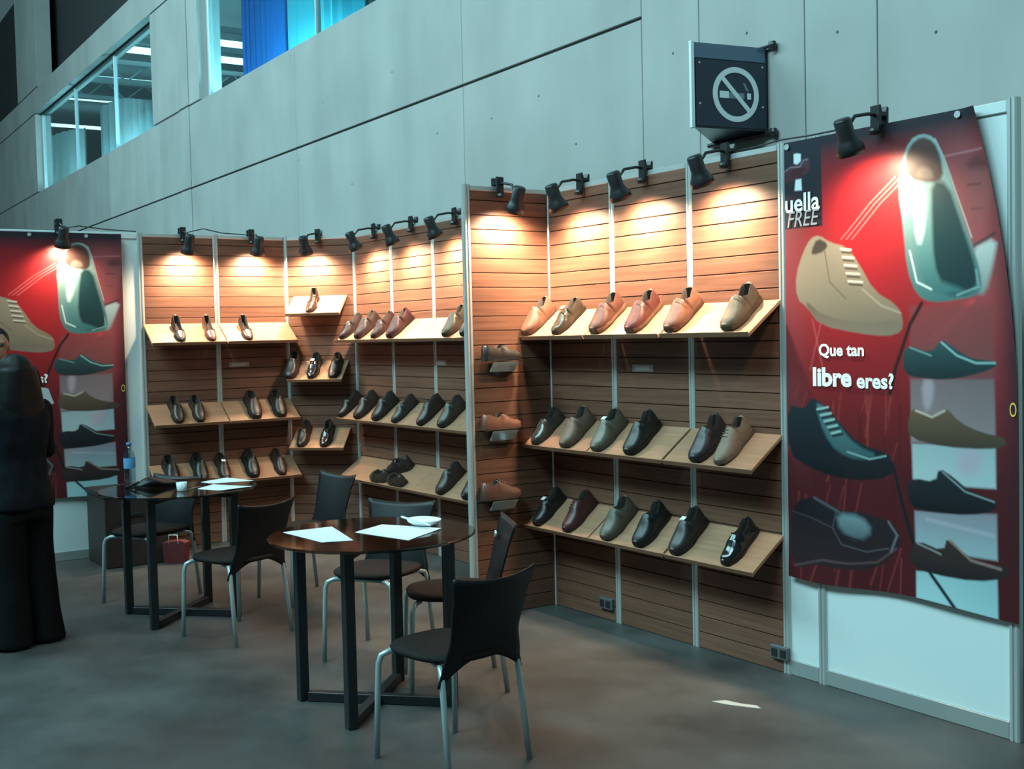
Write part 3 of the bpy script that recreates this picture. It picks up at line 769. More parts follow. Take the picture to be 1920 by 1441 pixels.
    poly(6, [(535, 500), (835, 512), (838, 680), (540, 640)], (136, 132, 146), (150, 176, 182), sm=0, soft=.006)
    poly(6, [(543, 725), (838, 740), (842, 888), (546, 826)], (140, 180, 188), (160, 200, 206), sm=0, soft=.005)
    line(6, [(580, 530), (820, 590)], .010, (180, 170, 186), .6)
    # black cord of the print
    line(5, [(650, 920), (600, 1010), (540, 1190), (515, 1300)], .010, (36, 18, 24))
    line(6, [(455, 330), (490, 470), (530, 620), (600, 740), (690, 860)], .010, (22, 24, 30))
    # beige laced shoe
    poly(5, [(118, 800), (150, 700), (180, 645), (215, 632), (260, 662), (335, 682), (385, 750), (450, 870), (545, 925), (572, 985), (565, 1040), (500, 1058), (380, 1045), (225, 1012), (170, 940), (122, 900)], (158, 142, 120), (120, 108, 92), soft=.005)
    poly(5, [(160, 905), (235, 975), (400, 1004), (568, 990), (566, 1040), (500, 1058), (380, 1045), (225, 1012), (170, 945)], (98, 88, 76), (128, 116, 100), soft=.005)
    poly(5, [(182, 700), (208, 642), (256, 668), (240, 700), (190, 718)], (70, 58, 52), soft=.006)
    line(5, [(240, 700), (262, 830), (330, 900)], .005, (112, 98, 82), .9)
    line(5, [(400, 860), (480, 930), (560, 960)], .006, (172, 158, 136), .7)
    for k in range(5): line(5, [(308 + 8 * k, 690 + 34 * k), (352 + 12 * k, 694 + 34 * k)], .0055, (216, 208, 192)); line(5, [(312 + 8 * k, 704 + 34 * k), (352 + 12 * k, 708 + 34 * k)], .004, (62, 56, 52))
    # big teal loafer seen from above
    poly(5, [(600, 230), (650, 203), (702, 218), (738, 290), (772, 400), (822, 560), (882, 720), (907, 830), (892, 885), (800, 905), (690, 918), (628, 885), (588, 780), (572, 600), (550, 440), (562, 330)], (150, 180, 178), (60, 110, 112), soft=.005)
    poly(5, [(690, 400), (760, 410), (815, 570), (870, 730), (890, 830), (860, 880), (740, 890), (700, 760), (690, 560)], (28, 66, 70), (18, 48, 54), soft=.012)
    poly(5, [(612, 420), (680, 408), (680, 640), (712, 820), (800, 850), (840, 870), (720, 890), (650, 830), (612, 640)], (120, 168, 166), (52, 104, 108), soft=.012)
    poly(5, [(622, 425), (668, 415), (664, 600), (640, 690), (618, 600)], (200, 224, 220), soft=.012)
    poly(5, [(597, 255), (648, 212), (700, 235), (730, 300), (742, 395), (690, 412), (598, 395), (578, 330)], (92, 62, 58), (60, 48, 48), soft=.008)
    poly(5, [(640, 340), (690, 350), (700, 400), (620, 395)], (128, 116, 106), soft=.01, alpha=.7)
    line(5, [(600, 700), (630, 830), (690, 860)], .006, (205, 228, 224), .9); line(5, [(880, 780), (890, 850), (800, 885)], .006, (120, 168, 168), .7)
    line(5, [(705, 225), (745, 310), (800, 470), (860, 640)], .005, (170, 180, 176), .8)
    # column of side views
    poly(5, [(568, 1125), (600, 1098), (690, 1130), (735, 1068), (790, 1108), (860, 1155), (968, 1163), (962, 1192), (860, 1225), (760, 1242), (640, 1236), (573, 1215)], (44, 78, 82), (22, 40, 46))
    line(5, [(735, 1085), (800, 1140), (880, 1172), (960, 1172)], .006, (128, 176, 174), .9); line(5, [(600, 1106), (690, 1140)], .005, (110, 150, 150), .8)
    poly(6, [(508, 185), (530, 118), (562, 145), (610, 152), (652, 122), (700, 178), (780, 215), (862, 232), (872, 265), (800, 277), (640, 267), (518, 235)], (98, 84, 66), (66, 56, 48))
    line(6, [(540, 135), (600, 158), (645, 135)], .006, (196, 186, 176), .8)
    poly(6, [(508, 402), (530, 380), (612, 395), (625, 342), (682, 380), (742, 435), (832, 462), (832, 500), (740, 517), (600, 506), (518, 487)], (34, 42, 48), (16, 20, 26))
    line(6, [(640, 360), (720, 430), (825, 468)], .005, (128, 150, 152), .8)
    poly(6, [(518, 642), (545, 608), (640, 650), (655, 593), (722, 665), (790, 688), (882, 700), (876, 742), (760, 757), (600, 736), (518, 700)], (62, 46, 44), (28, 26, 30))
    line(6, [(665, 610), (740, 680), (850, 710)], .007, (150, 124, 120), .8); line(6, [(545, 620), (630, 660)], .005, (150, 160, 160), .7)
    # dark laced shoe and the dark round-toed one
    poly(6, [(74, 108), (132, 132), (160, 84), (202, 110), (262, 180), (332, 258), (440, 288), (462, 340), (450, 372), (380, 391), (250, 381), (150, 340), (76, 290)], (34, 44, 52), (16, 20, 26))
    poly(6, [(172, 108), (205, 118), (255, 185), (320, 262), (410, 300), (330, 318), (250, 285), (205, 220)], (76, 120, 124), (48, 84, 90), soft=.008)
    for k in range(5): line(6, [(185 + 13 * k, 140 + 22 * k), (228 + 11 * k, 132 + 22 * k)], .006, (24, 32, 38)); line(6, [(180 + 13 * k, 130 + 22 * k), (220 + 11 * k, 122 + 22 * k)], .005, (150, 184, 184))
    line(6, [(290, 285), (370, 312), (430, 300)], .005, (130, 170, 172), .8)
    poly(6, [(84, 472), (172, 446), (250, 498), (350, 508), (448, 538), (488, 590), (472, 660), (400, 712), (290, 714), (190, 684), (88, 704)], (32, 30, 36), (44, 30, 34), soft=.006)
    poly(6, [(250, 508), (340, 518), (385, 575), (335, 612), (262, 572)], (118, 142, 148), (84, 98, 106), soft=.014)
    line(6, [(100, 690), (200, 672), (300, 690), (400, 690), (470, 640)], .006, (92, 70, 72), .8); line(6, [(250, 500), (236, 560), (270, 620), (360, 650), (440, 640)], .004, (84, 80, 90), .8); line(6, [(90, 500), (150, 520), (236, 560)], .005, (70, 66, 76), .7)
    line(6, [(440, 540), (472, 590), (450, 650)], .007, (110, 108, 118), .8); line(6, [(170, 452), (260, 505)], .008, (92, 92, 104), .7); line(6, [(280, 590), (345, 612)], .004, (26, 26, 30))
    # logo card
    poly(4, [(140, 300), (590, 240), (615, 1220), (172, 1262)], (34, 38, 52), (38, 26, 34), sm=0, soft=.003)
    poly(4, [(175, 640), (250, 560), (330, 520), (380, 480), (440, 455), (475, 520), (460, 620), (380, 660), (300, 700), (230, 750), (160, 760), (150, 690)], (84, 52, 66), (70, 30, 40), soft=.005)
    poly(4, [(240, 620), (330, 570), (430, 560), (380, 640), (280, 690)], (74, 26, 34), soft=.005)
    line(4, [(180, 620), (250, 565), (360, 555), (400, 480), (450, 470)], .003, (150, 132, 150), .8)
    poly(4, [(290, 415), (330, 405), (370, 412), (370, 490), (330, 530), (292, 520)], (222, 228, 232), sm=0, soft=.003)
    poly(4, [(310, 705), (375, 690), (382, 820), (300, 825)], (222, 228, 232), sm=0, soft=.003)
    return img
def banner_mesh():
    img = paint_banner()
    gs, gt = np.meshgrid(np.linspace(0, 1, NXP + 1), np.linspace(0, 1, NZP + 1))
    z = BZ1 - gt * (BZ1 - BZ0)
    br = np.vectorize(b_right)(z)
    x = BX0 + gs * (br - BX0)
    curl = np.clip((z - 1.15) / (BZ1 - 1.15), 0, 1) ** 2 * np.clip((gs - .9) / .1, 0, 1) ** 2
    y = -.032 + .002 * np.sin(gs * 9 + 2 * gt) * np.sin(gt * 6 + 1) - .006 * np.clip((gt - .9) / .1, 0, 1) * (1 + np.sin(gs * 11)) - .02 * curl
    z = z - .012 * np.clip((gt - .85) / .15, 0, 1) * np.sin(gs * 7 + .6)
    V = np.stack([x - BX0, y, z], -1).reshape(-1, 3)
    nx = NXP + 1; N = V.shape[0]
    i = (np.arange(NZP)[:, None] * nx + np.arange(NXP)[None]).reshape(-1)
    F = np.stack([i, i + nx, i + nx + 1, i + 1], 1)
    me = bpy.data.meshes.new('print'); me.vertices.add(N); me.vertices.foreach_set('co', V.astype(np.float32).reshape(-1))
    me.loops.add(F.size); me.loops.foreach_set('vertex_index', F.astype(np.int32).reshape(-1))
    me.polygons.add(len(F)); me.polygons.foreach_set('loop_start', (np.arange(len(F)) * 4).astype(np.int32)); me.polygons.foreach_set('loop_total', np.full(len(F), 4, np.int32))
    me.update(calc_edges=True)
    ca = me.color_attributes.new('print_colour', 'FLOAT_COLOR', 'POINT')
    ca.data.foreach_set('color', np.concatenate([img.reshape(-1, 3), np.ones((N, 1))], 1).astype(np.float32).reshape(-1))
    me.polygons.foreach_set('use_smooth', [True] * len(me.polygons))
    mt, nt, b = newmat('banner_print')
    at = nt.nodes.new('ShaderNodeVertexColor'); at.layer_name = 'print_colour'
    nt.links.new(at.outputs[0], b.inputs['Base Color']); b.inputs['Roughness'].default_value = .42; b.inputs['Specular IOR Level'].default_value = .4
    me.materials.append(mt)
    return me
PRINT = banner_mesh()
# a thin cloth behind the print gives the banner its thickness
def banner_back():
    V = []; F = []; n = 24
    for i in range(n + 1):
        z = BZ1 - .01 - (BZ1 - BZ0 - .05) * i / n
        for yy in (-.024, -.022):
            V += [(0, yy, z), ((b_right(z) - BX0) * .93, yy, z)]
    mb = MB()
    for i in range(n):
        a = 4 * i; mb.f += [(a, a + 1, a + 5, a + 4), (a + 2, a + 6, a + 7, a + 3), (a, a + 4, a + 6, a + 2), (a + 1, a + 3, a + 7, a + 5)]
    mb.v = V; mb.f += [(0, 2, 3, 1), (4 * n, 4 * n + 1, 4 * n + 3, 4 * n + 2)]
    return mb.mesh('cloth_back')
CLOTHB = banner_back(); CLOTHB.materials.append(mat('banner_cloth', (.55, .55, .55), .8))
def text_mesh(body, x0, x1, z0, z1, shear=0., bold=.0):
    """lettering as thin mesh filling the box in the banner's own x/z"""
    cu = bpy.data.curves.new('lettering', 'FONT'); cu.body = body; cu.offset = bold; cu.shear = shear; cu.resolution_u = 3
    o = bpy.data.objects.new('tmp', cu); COL.objects.link(o)
    dg = bpy.context.evaluated_depsgraph_get(); me = bpy.data.meshes.new_from_object(o.evaluated_get(dg))
    bpy.data.objects.remove(o); bpy.data.curves.remove(cu)
    P = np.array([v.co[:] for v in me.vertices]); lo, hi = P.min(0), P.max(0)
    for v in me.vertices:
        v.co = (x0 + (v.co.x - lo[0]) / (hi[0] - lo[0]) * (x1 - x0), 0, z0 + (v.co.y - lo[1]) / (hi[1] - lo[1]) * (z1 - z0))
    me.materials.clear(); return me
M_LET = mat('white_print', (.86, .87, .88), .45); M_LETG = mat('grey_print', (.36, .38, .42), .5); M_YEL = mat('yellow_print', (.75, .58, .12), .5)
LETS = []
def lettering(body, u0, v0, u1, v1, mt, bold=.02, shear=0., y=-.0355):
    a = hit(u0, v0, 'y', -.035); b = hit(u1, v1, 'y', -.035)
    me = text_mesh(body, a.x - BX0, b.x - BX0, b.z, a.z, shear, bold); me.materials.append(mt)
    # follow the slope of the line in the photo only as far as the banner hangs: letters stay level
    LETS.append((me, y))
lettering('Que tan', 1535, 644, 1620, 672, M_LET, .03)
lettering('libre', 1524, 688, 1597, 726, M_LET, .04)
lettering('eres?', 1606, 698, 1676, 730, M_LET, .03)
lettering('uella', 1472, 366, 1537, 392, M_LET, .02)
lettering('FREE', 1476, 398, 1536, 420, M_LETG, .0, .25)
lettering('o', 1893, 754, 1906, 782, M_YEL, -.01)
def banner(loc, rz, label, pm=None):
    e = empty('shoe_banner', loc, rz, label, 'banner', 'printed shoe banners')
    obj('print', pm or PRINT, None, e); obj('cloth_back', CLOTHB, None, e)
    for me, y in LETS: obj('lettering', me, None, e, loc=(0, y + .0, 0))
    for x in (.02, .5, .9): obj('grommet', MB().lathe([(.008, -.002), (.014, -.002), (.014, .002), (.008, .002)], 12, Matrix.Translation((x, -.036, BZ1 - .02)) @ Matrix.Rotation(PI / 2, 4, 'X')), M_ALU, e)
    return e
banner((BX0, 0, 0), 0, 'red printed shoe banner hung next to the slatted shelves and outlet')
P2 = PRINT.copy()
for v in P2.vertices: v.co.x *= (BX1 - BX0) / (b_right(v.co.z) - BX0)
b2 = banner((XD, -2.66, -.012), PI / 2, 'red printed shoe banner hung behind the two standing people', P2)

# ------------------------------------------------------------------ no-smoking sign on the concrete
M_SIGN = mat('sign_dark_blue', (.018, .028, .05), .22)
M_SIGNB = mat('sign_band', (.12, .17, .24), .2, .3)
M_SW = mat('sign_white', (.80, .85, .86), .45)
def ywall(x): return .9 + math.tan(WB_R) * x
pr = Vector((.925, 0, 0)); pl = Vector((.48, 0, 0)); pa = Vector((.835, .385, 0))
pr.y = ywall(pr.x) - .02; pl.y = ywall(pl.x) - .02
SZ0, SZ1 = 2.705, 3.165
sg = empty('no_smoking_sign', (pa.x, pa.y, SZ0), 0, 'dark three-sided no-smoking sign projecting from the concrete wall', 'sign')
fd = (pr - pa); FW = fd.length; ang = math.atan2(fd.y, fd.x)
body = MB().prism([(0, 0), (fd.x, fd.y), (pl.x - pa.x, pl.y - pa.y)], 'z', 0, SZ1 - SZ0)
obj('body', body, M_SIGN, sg)
face = obj('face', MB().box(.012, FW - .012, -.008, 0, .01, .372, .002), M_SIGN, sg); face.rotation_euler = (0, 0, ang)
def onface(nm, mb, mt):
    o = obj(nm, mb, mt, sg); o.rotation_euler = (0, 0, ang); return o
onface('top_band', MB().box(.006, FW - .012, -.006, 0, .376, SZ1 - SZ0 - .004, .002), M_SIGNB)
onface('edge_strip', MB().box(-.018, .004, -.010, .012, -.004, SZ1 - SZ0 + .006, .002), M_SW)
cx, cz, ro, ri = FW * .56, .190, .150, .120
def ringm():
    P = []; n = 40
    for i in range(n):
        a = 2 * PI * i / n
        for r, y in ((ro, -.009), (ri, -.009), (ri, -.011), (ro, -.011)): P.append((cx + r * 1.0 * math.cos(a), y, cz + r * math.sin(a)))
    F = [(4 * i + k, 4 * i + (k + 1) % 4, 4 * ((i + 1) % n) + (k + 1) % 4, 4 * ((i + 1) % n) + k) for i in range(n) for k in range(4)]
    return MB().add(P, F)
onface('ring', ringm(), M_SW)
s_ = math.sqrt(.5) * .128; dlt = .009
onface('slash', MB().prism([(cx - s_ - dlt, cz + s_ - dlt), (cx + s_ - dlt, cz - s_ - dlt), (cx + s_ + dlt, cz - s_ + dlt), (cx - s_ + dlt, cz + s_ + dlt)], 'y', -.0115, -.0092), M_SW)
M_SGR = mat('sign_grey', (.20, .25, .30), .4)
onface('cigarette', MB().box(cx - .105, cx - .045, -.0105, -.0085, cz - .022, cz + .016), M_SW)
onface('cigarette', MB().box(cx - .04, cx + .055, -.0100, -.0085, cz - .022, cz + .010), M_SGR)
onface('ember', MB().box(cx + .075, cx + .098, -.0105, -.0085, cz - .022, cz + .012), M_SW)
onface('smoke', MB().prism([(cx + .045, cz + .065), (cx + .06, cz + .065), (cx + .085, cz + .022), (cx + .07, cz + .022)], 'y', -.0105, -.0085), M_SGR)
for x in (.035, FW - .035):
    for z in (.35, .13): onface('screw', MB().lathe([(0, -.002), (.006, -.002), (.006, .002), (0, .002)], 8, Matrix.Translation((x, -.010, z)) @ Matrix.Rotation(PI / 2, 4, 'X')), M_ALU)
bl = pl - pa; br_ = pr - pa
obj('bracket', MB().tube([(bl.x - .03, bl.y - .005, -.012), (br_.x + .05, br_.y - .005, -.012)], .014, 8), M_BLACK, sg)
obj('bracket', MB().tube([(bl.x - .02, bl.y - .005, SZ1 - SZ0 + .006), (br_.x + .05, br_.y - .005, SZ1 - SZ0 + .006)], .010, 8), M_BLACK, sg)
for z in (-.012, SZ1 - SZ0 + .006): obj('bracket_knob', MB().lathe([(0, -.02), (.02, -.02), (.024, 0), (.02, .02), (0, .02)], 10, Matrix.Translation((br_.x + .055, br_.y - .01, z))), M_BLACK, sg)

# ------------------------------------------------------------------ tables
def make_table(c, label):
    e = empty('round_table', (c[0], c[1], 0), 0, label, 'table', 'round glass tables')
    R = .45
    obj('glass_top', MB().lathe([(0, .740), (R - .004, .740), (R, .743), (R, .749), (R - .004, .752), (0, .752)], 64, cap=False), M_TGLASS, e)
    h = .24; a = .0215
    for sx in (-1, 1):
        for sy in (-1, 1): obj('leg', MB().box(sx * h - a, sx * h + a, sy * h - a, sy * h + a, 0, .738, .002), M_FRAME, e)
    for k, ang in enumerate((PI / 4, -PI / 4)):
        L = h * math.sqrt(2) - .028
        for z0, z1 in ((.002, .042), (.698, .737)):
            lo, hi = z0 - .0005 * k, z1 - .0005 * k
            o = obj('cross_bar', MB().box(-L, L, -a, a, lo, hi, .002), M_FRAME, e); o.rotation_euler = (0, 0, ang)
    return e
T1, T2 = (1.03, -1.735), (-1.17, -1.865)
make_table(T1, 'round smoked-glass table with black frame holding two papers and a white dish')
make_table(T2, 'round smoked-glass table with black frame holding a bottle, bag and cup')

# ------------------------------------------------------------------ chairs
def chair_meshes():
    # local: faces +X
    D = {}
    sp = []                                       # seat: rounded pad
    rings = []
    for (k, z) in ((.90, .418), (1.0, .424), (1.02, .436), (.98, .446), (.80, .450)):
        r = []
        for j in range(36):
            a = 2 * PI * j / 36; ca, sa = math.cos(a), math.sin(a)
            ex = .72; x = .205 * math.copysign(abs(ca) ** ex, ca); y = .198 * math.copysign(abs(sa) ** ex, sa)
            r.append((x * k + .005, y * k, z))
        rings.append(r)
    D['seat'] = MB().loft(rings).mesh('seat', True)
    nu, nv = 16, 16
    mb = MB(); V = []
    for lay in (0, 1):
        for i in range(nv + 1):
            v = i / nv
            for j in range(nu + 1):
                u = -1 + 2 * j / nu
                hw = interp(v, [(0, .205), (.16, .188), (.42, .165), (.7, .178), (1, .198)])
                zb = .345 + .085 * (1 - abs(u) ** 1.8); zt = .752 - .022 * (1 - abs(u) ** 2)
                z = zb + (zt - zb) * v
                x = -.175 - .095 * v ** 1.3 - .030 * (1 - u * u) * (.4 + .6 * v) + (.03 * (1 - v) ** 3 if False else 0) + (.009 if lay else 0)
                V.append((x, u * hw, z))
    n1 = (nu + 1) * (nv + 1); g = lambda l, i, j: l * n1 + i * (nu + 1) + j
    F = []
    for i in range(nv):
        for j in range(nu):
            F += [(g(0, i, j), g(0, i, j + 1), g(0, i + 1, j + 1), g(0, i + 1, j)), (g(1, i, j), g(1, i + 1, j), g(1, i + 1, j + 1), g(1, i, j + 1))]
    for i in range(nv): F += [(g(0, i, 0), g(0, i + 1, 0), g(1, i + 1, 0), g(1, i, 0)), (g(0, i, nu), g(1, i, nu), g(1, i + 1, nu), g(0, i + 1, nu))]
    for j in range(nu): F += [(g(0, 0, j), g(1, 0, j), g(1, 0, j + 1), g(0, 0, j + 1)), (g(0, nv, j), g(0, nv, j + 1), g(1, nv, j + 1), g(1, nv, j))]
    D['backrest'] = mb.add(V, F).mesh('backrest', True)
    for nm, sx in (('front', 1), ('rear', -1)):
        for s in (-1, 1):
            if sx > 0: pts = [(.16, s * .10, .410), (.185, s * .150, .409), (.198, s * .178, .395), (.203, s * .187, .365), (.208, s * .191, .25), (.215, s * .196, .0)]
            else: pts = [(-.05, s * .13, .409), (-.13, s * .160, .409), (-.160, s * .180, .400), (-.172, s * .186, .365), (-.186, s * .190, .25), (-.215, s * .198, .0)]
            D[(nm, s)] = MB().tube(pts, .0115, 10).mesh('leg', True)
    D['subframe'] = MB().tube([(.16, -.11, .408), (.16, .11, .408)], .009, 8).tube([(-.06, -.13, .408), (-.06, .13, .408)], .009, 8).tube([(.16, .03, .408), (-.06, .03, .408)], .009, 8).mesh('subframe', True)
    for k, me in D.items(): me.materials.append(M_SEAT if k == 'seat' else M_CHAIR if k == 'backrest' else M_LEG)
    return D
CH = chair_meshes()
def chair(c, d, label, bolt=False):
    e = empty('chair', (c[0], c[1], 0), math.atan2(d[1], d[0]), label, 'chair', 'black shell chairs')
    for k, me in CH.items():
        obj(k if isinstance(k, str) else 'leg', me, None, e)
    if bolt:
        for s in (-1,): obj('bolt_cap', MB().lathe([(0, -.003), (.018, -.003), (.016, .004), (0, .004)], 14, Matrix.Translation((-.225, s * .135, .66)) @ Matrix.Rotation(PI / 2, 4, 'Y')), M_ALU, e)
    return e
chair((1.815, -1.82), (-.985, -.16), 'black shell chair with its back to the open floor, at the papers table')
chair((.985, -1.305), (-.42, -.91), 'black chair beside the slatted fin, facing the table with the papers', True)
chair((.325, -1.345), (.54, -.84), 'black chair facing the papers table from the shelf wall side')
chair((-1.16, -1.09), (.15, -.99), 'black chair standing alone in front of the diagonal corner')
chair((-.535, -1.77), (-.94, -.34), 'black shell chair at the bottle table, back turned to the papers table')
chair((-1.745, -1.865), (.5, -.86), 'black chair between the bottle table and the dark brown box')

# ------------------------------------------------------------------ things on the tables
TZ = .7525
def sheet(px, label, z=TZ, group='papers on the tables', sag=.0):
    P = [hit(u, v, 'z', z) for u, v in px]
    c = sum((Vector(p) for p in P), Vector()) / len(P)
    e = MB(); n = 8
    a, b, cc, d = P
    V = []; F = []
    for i in range(n + 1):
        for j in range(n + 1):
            s, t = i / n, j / n
            p = a * (1 - s) * (1 - t) + b * s * (1 - t) + cc * s * t + d * (1 - s) * t
            h = .0012 * math.sin(5 * s + 2) * math.sin(6 * t) + sag * (max(0, s - .7) ** 2 + max(0, .2 - s) ** 2) * 4
            V.append((p.x - c.x, p.y - c.y, max(0, h) + .0012))
    m1 = (n + 1) ** 2
    V += [(x, y, z_ - .0010) for x, y, z_ in V]
    for i in range(n):
        for j in range(n):
            q = [i * (n + 1) + j, (i + 1) * (n + 1) + j, (i + 1) * (n + 1) + j + 1, i * (n + 1) + j + 1]
            F += [tuple(q), tuple(m1 + k for k in q[::-1])]
    e.v = V; e.f = F
    o = obj('paper_sheet', e, M_PAPER, None, True, loc=(c.x, c.y, z)); tag(o, label, 'paper', group); return o
sheet([(530, 998), (604, 1017), (663, 1013), (622, 987)], 'white sheet alone at the edge of the round table by the single chair legs', group='papers on the tables')
sheet([(665, 998), (766, 1013), (828, 990), (716, 983)], 'white sheet next to the white dish on the round table', group='papers on the tables')
sheet([(376, 904), (400, 906.5), (476, 901), (425, 895)], 'white sheet lying farther from the cup on the bottle table', group='papers on the tables')
sheet([(370, 917), (420, 920), (475, 912), (400, 908)], 'white sheet lying against the pen beside the cup', group='papers on the tables', sag=.01)
# dish with a pen on the near table
p = hit(795, 984, 'z', TZ)
ds = empty('white_dish', (p.x, p.y, TZ), 0, 'shallow white dish with a white pen leaning on its rim', 'dish')
obj('dish', MB().lathe([(0, 0), (.055, 0), (.085, .016), (.092, .028), (.088, .028), (.080, .018), (.050, .005), (0, .005)], 28, Matrix.Diagonal((1.0, .8, 1, 1)), cap=False), M_SW, ds, True)
pe = MB().tube([(0, 0, 0), (.01, 0, 0), (.13, 0, 0), (.14, 0, 0)], [.002, .0045, .0045, .003], 8)
a0 = hit(808, 985, 'z', TZ + .02); a1 = hit(752, 968, 'z', TZ + .05); dv = (a1 - a0)
po = obj('pen', MB().tube([a0 - p.xyz, a0 - p.xyz + dv * .08, a0 - p.xyz + dv * .95, a1 - p.xyz], [.002, .005, .005, .003], 8), M_SW, None, True, loc=p)
tag(po, 'white pen leaning across the shallow dish on the papers table', 'pen')
# bottle table
p = hit(244, 903, 'z', TZ)
bo = empty('water_bottle', (p.x, p.y, TZ), 0, 'clear plastic water bottle with blue label standing on the far table', 'bottle')
M_PET = glassy('clear_plastic', (.70, .88, .95), .10, .06)
bb_ = obj('bottle_body', MB().lathe([(0, .0), (.030, .0), (.034, .008), (.034, .06), (.031, .08), (.034, .10), (.034, .15), (.026, .185), (.013, .205), (.013, .22), (0, .22)], 20, cap=False), M_PET, bo, True)
obj('label', MB().lathe([(.0346, .085), (.0350, .088), (.0350, .145), (.0346, .148)], 20, cap=False), mat('bottle_label', (.12, .35, .62), .4), bb_, True)
obj('cap', MB().lathe([(0, .221), (.0155, .221), (.0155, .238), (.013, .242), (0, .242)], 16, cap=False), mat('bottle_cap', (.10, .20, .40), .4), bo, True)
p = hit(341, 920, 'z', TZ)
cu = empty('white_cup', (p.x, p.y, TZ), 0, 'small white cup standing beside the sheets on the bottle table', 'cup')
obj('cup_body', MB().lathe([(0, 0), (.022, 0), (.026, .004), (.031, .050), (.029, .050), (.024, .006), (0, .006)], 20, cap=False), M_SW, cu, True)
obj('handle', MB().tube([(.028, 0, .040), (.044, 0, .038), (.046, 0, .022), (.026, 0, .014)], .0035, 6), M_SW, cu, True)
a0, a1 = hit(352, 918, 'z', TZ + .004), hit(374, 912, 'z', TZ + .004)
po = obj('pen', MB().tube([(0, 0, 0), (a1 - a0) * .1, (a1 - a0) * .9, (a1 - a0)], [.002, .004, .004, .003], 8), M_LABEL, None, True, loc=a0); tag(po, 'slim grey pen lying between the cup and a sheet', 'pen')
# black bag lying flat
pa0, pa1 = hit(252, 915, 'z', TZ), hit(335, 908, 'z', TZ)
ctr = (pa0 + pa1) / 2; dv = (pa1 - pa0); Lb = .24
bgm = MB(); rr = []
for i in range(13):
    s = i / 12; rx = .072 * math.sin(PI * min(max(s, .04), .96)) ** .4; hz = .055 * math.sin(PI * min(max(s, .05), .95)) ** .5 * (1 + .25 * math.sin(7 * s))
    rr.append([((s - .5) * Lb, rx * math.cos(2 * PI * j / 16) * (1 + .08 * math.sin(5 * j + 9 * s)), max(0, hz * .5 * (1 + math.sin(2 * PI * j / 16)) - .004 * (j % 3 == 0)) + .0005) for j in range(16)])
hb = empty('handbag', (ctr.x, ctr.y, TZ), math.atan2(dv.y, dv.x), 'soft black handbag slumped on the far table with its strap out', 'bag')
obj('bag_body', bgm.loft(rr), M_CHAIR, hb, True)
obj('strap', MB().tube([(-.10, .0, .035), (-.15, .02, .012), (-.17, .05, .007), (-.15, .08, .007), (-.08, .085, .007)], .006, 8), M_CHAIR, hb, True)

# ------------------------------------------------------------------ floor things
M_BOX = mat('dark_brown_box', (.035, .022, .020), .55, noise=.15, scale=8)
bx = empty('storage_box', (-3.13, -1.63, 0), 0, 'dark brown storage box on the floor below the far banner', 'box')
obj('box_body', MB().box(-.24, .24, -.21, .22, 0, .50, .006), M_BOX, bx)
obj('lid', MB().box(-.247, .247, -.217, .227, .502, .545, .006), M_BOX, bx)
obj('handle', MB().box(.2405, .252, -.05, .06, .36, .385, .003), M_BLACK, bx)
p = hit(331, 1054, 'z', 0)
rb = empty('red_bag', (p.x, p.y, 0), .9, 'small red carrier bag on the floor under the bottle table', 'bag')
obj('bag_body', MB().prism([(-.075, 0), (.075, 0), (.088, .15), (.05, .165), (-.03, .16), (-.085, .15)], 'y', -.045, .045), mat('red_paper', (.11, .010, .014), .7), rb)
obj('handle', MB().tube([(-.035, -.046, .14), (-.03, -.052, .21), (.03, -.052, .21), (.035, -.046, .14)], .004, 6), M_SW, rb, True)
for (u, v, l, a, lab) in ((1383, 1320, .11, .4, 'torn strip of pale tape on the bare floor in front of the sockets'),):
    p = hit(u, v, 'z', 0)
    t = obj('tape_scrap', MB().prism([(-l, -.02), (-l * .3, -.028), (l * .5, -.018), (l, -.01), (l * .7, .02), (l * .1, .012), (-l * .6, .024)], 'z', .0005, .0025), mat('tape_pale', (.45, .46, .44), .6), None, loc=(p.x, p.y, 0))
    t.rotation_euler = (0, 0, a); tag(t, lab, 'tape')

# ------------------------------------------------------------------ people
def remeshed(mb, voxel, smooth_it=6, name='m'):
    o = bpy.data.objects.new('tmp', mb.mesh('tmp')); COL.objects.link(o)
    r = o.modifiers.new('r', 'REMESH'); r.mode = 'VOXEL'; r.voxel_size = voxel; r.use_smooth_shade = True
    s = o.modifiers.new('s', 'SMOOTH'); s.iterations = smooth_it; s.factor = .5
    dg = bpy.context.evaluated_depsgraph_get(); me = bpy.data.meshes.new_from_object(o.evaluated_get(dg)); me.name = name
    bpy.data.objects.remove(o); me.polygons.foreach_set('use_smooth', [True] * len(me.polygons)); return me
def folds(me, amp, fz=9., seed=1):
    """push cloth in and out along its normals in slanting folds"""
    me.calc_loop_triangles() if False else None
    N = len(me.vertices); co = np.empty(N * 3, np.float32); no = np.empty(N * 3, np.float32)
    me.vertices.foreach_get('co', co); me.vertex_normals.foreach_get('vector', no)
    co = co.reshape(-1, 3); no = no.reshape(-1, 3); x, y, z = co.T
    a = np.arctan2(y, x)
    d = np.sin(a * 5 + fz * z + seed) * .5 + np.sin(a * 9 - fz * 2.1 * z + 2 * seed) * .3 + np.sin(fz * 4.3 * z + 3 * np.sin(2 * a)) * .35
    co += no * (amp * d)[:, None]; me.vertices.foreach_set('co', co.reshape(-1)); me.update(); return me
def limb(mb, pts, rs, n=12):
    """tapered limb with rounded joints"""
    mb.tube(pts, rs, n)
    for p, r in zip(pts, rs): ball(mb, p, (r, r, r), 10)
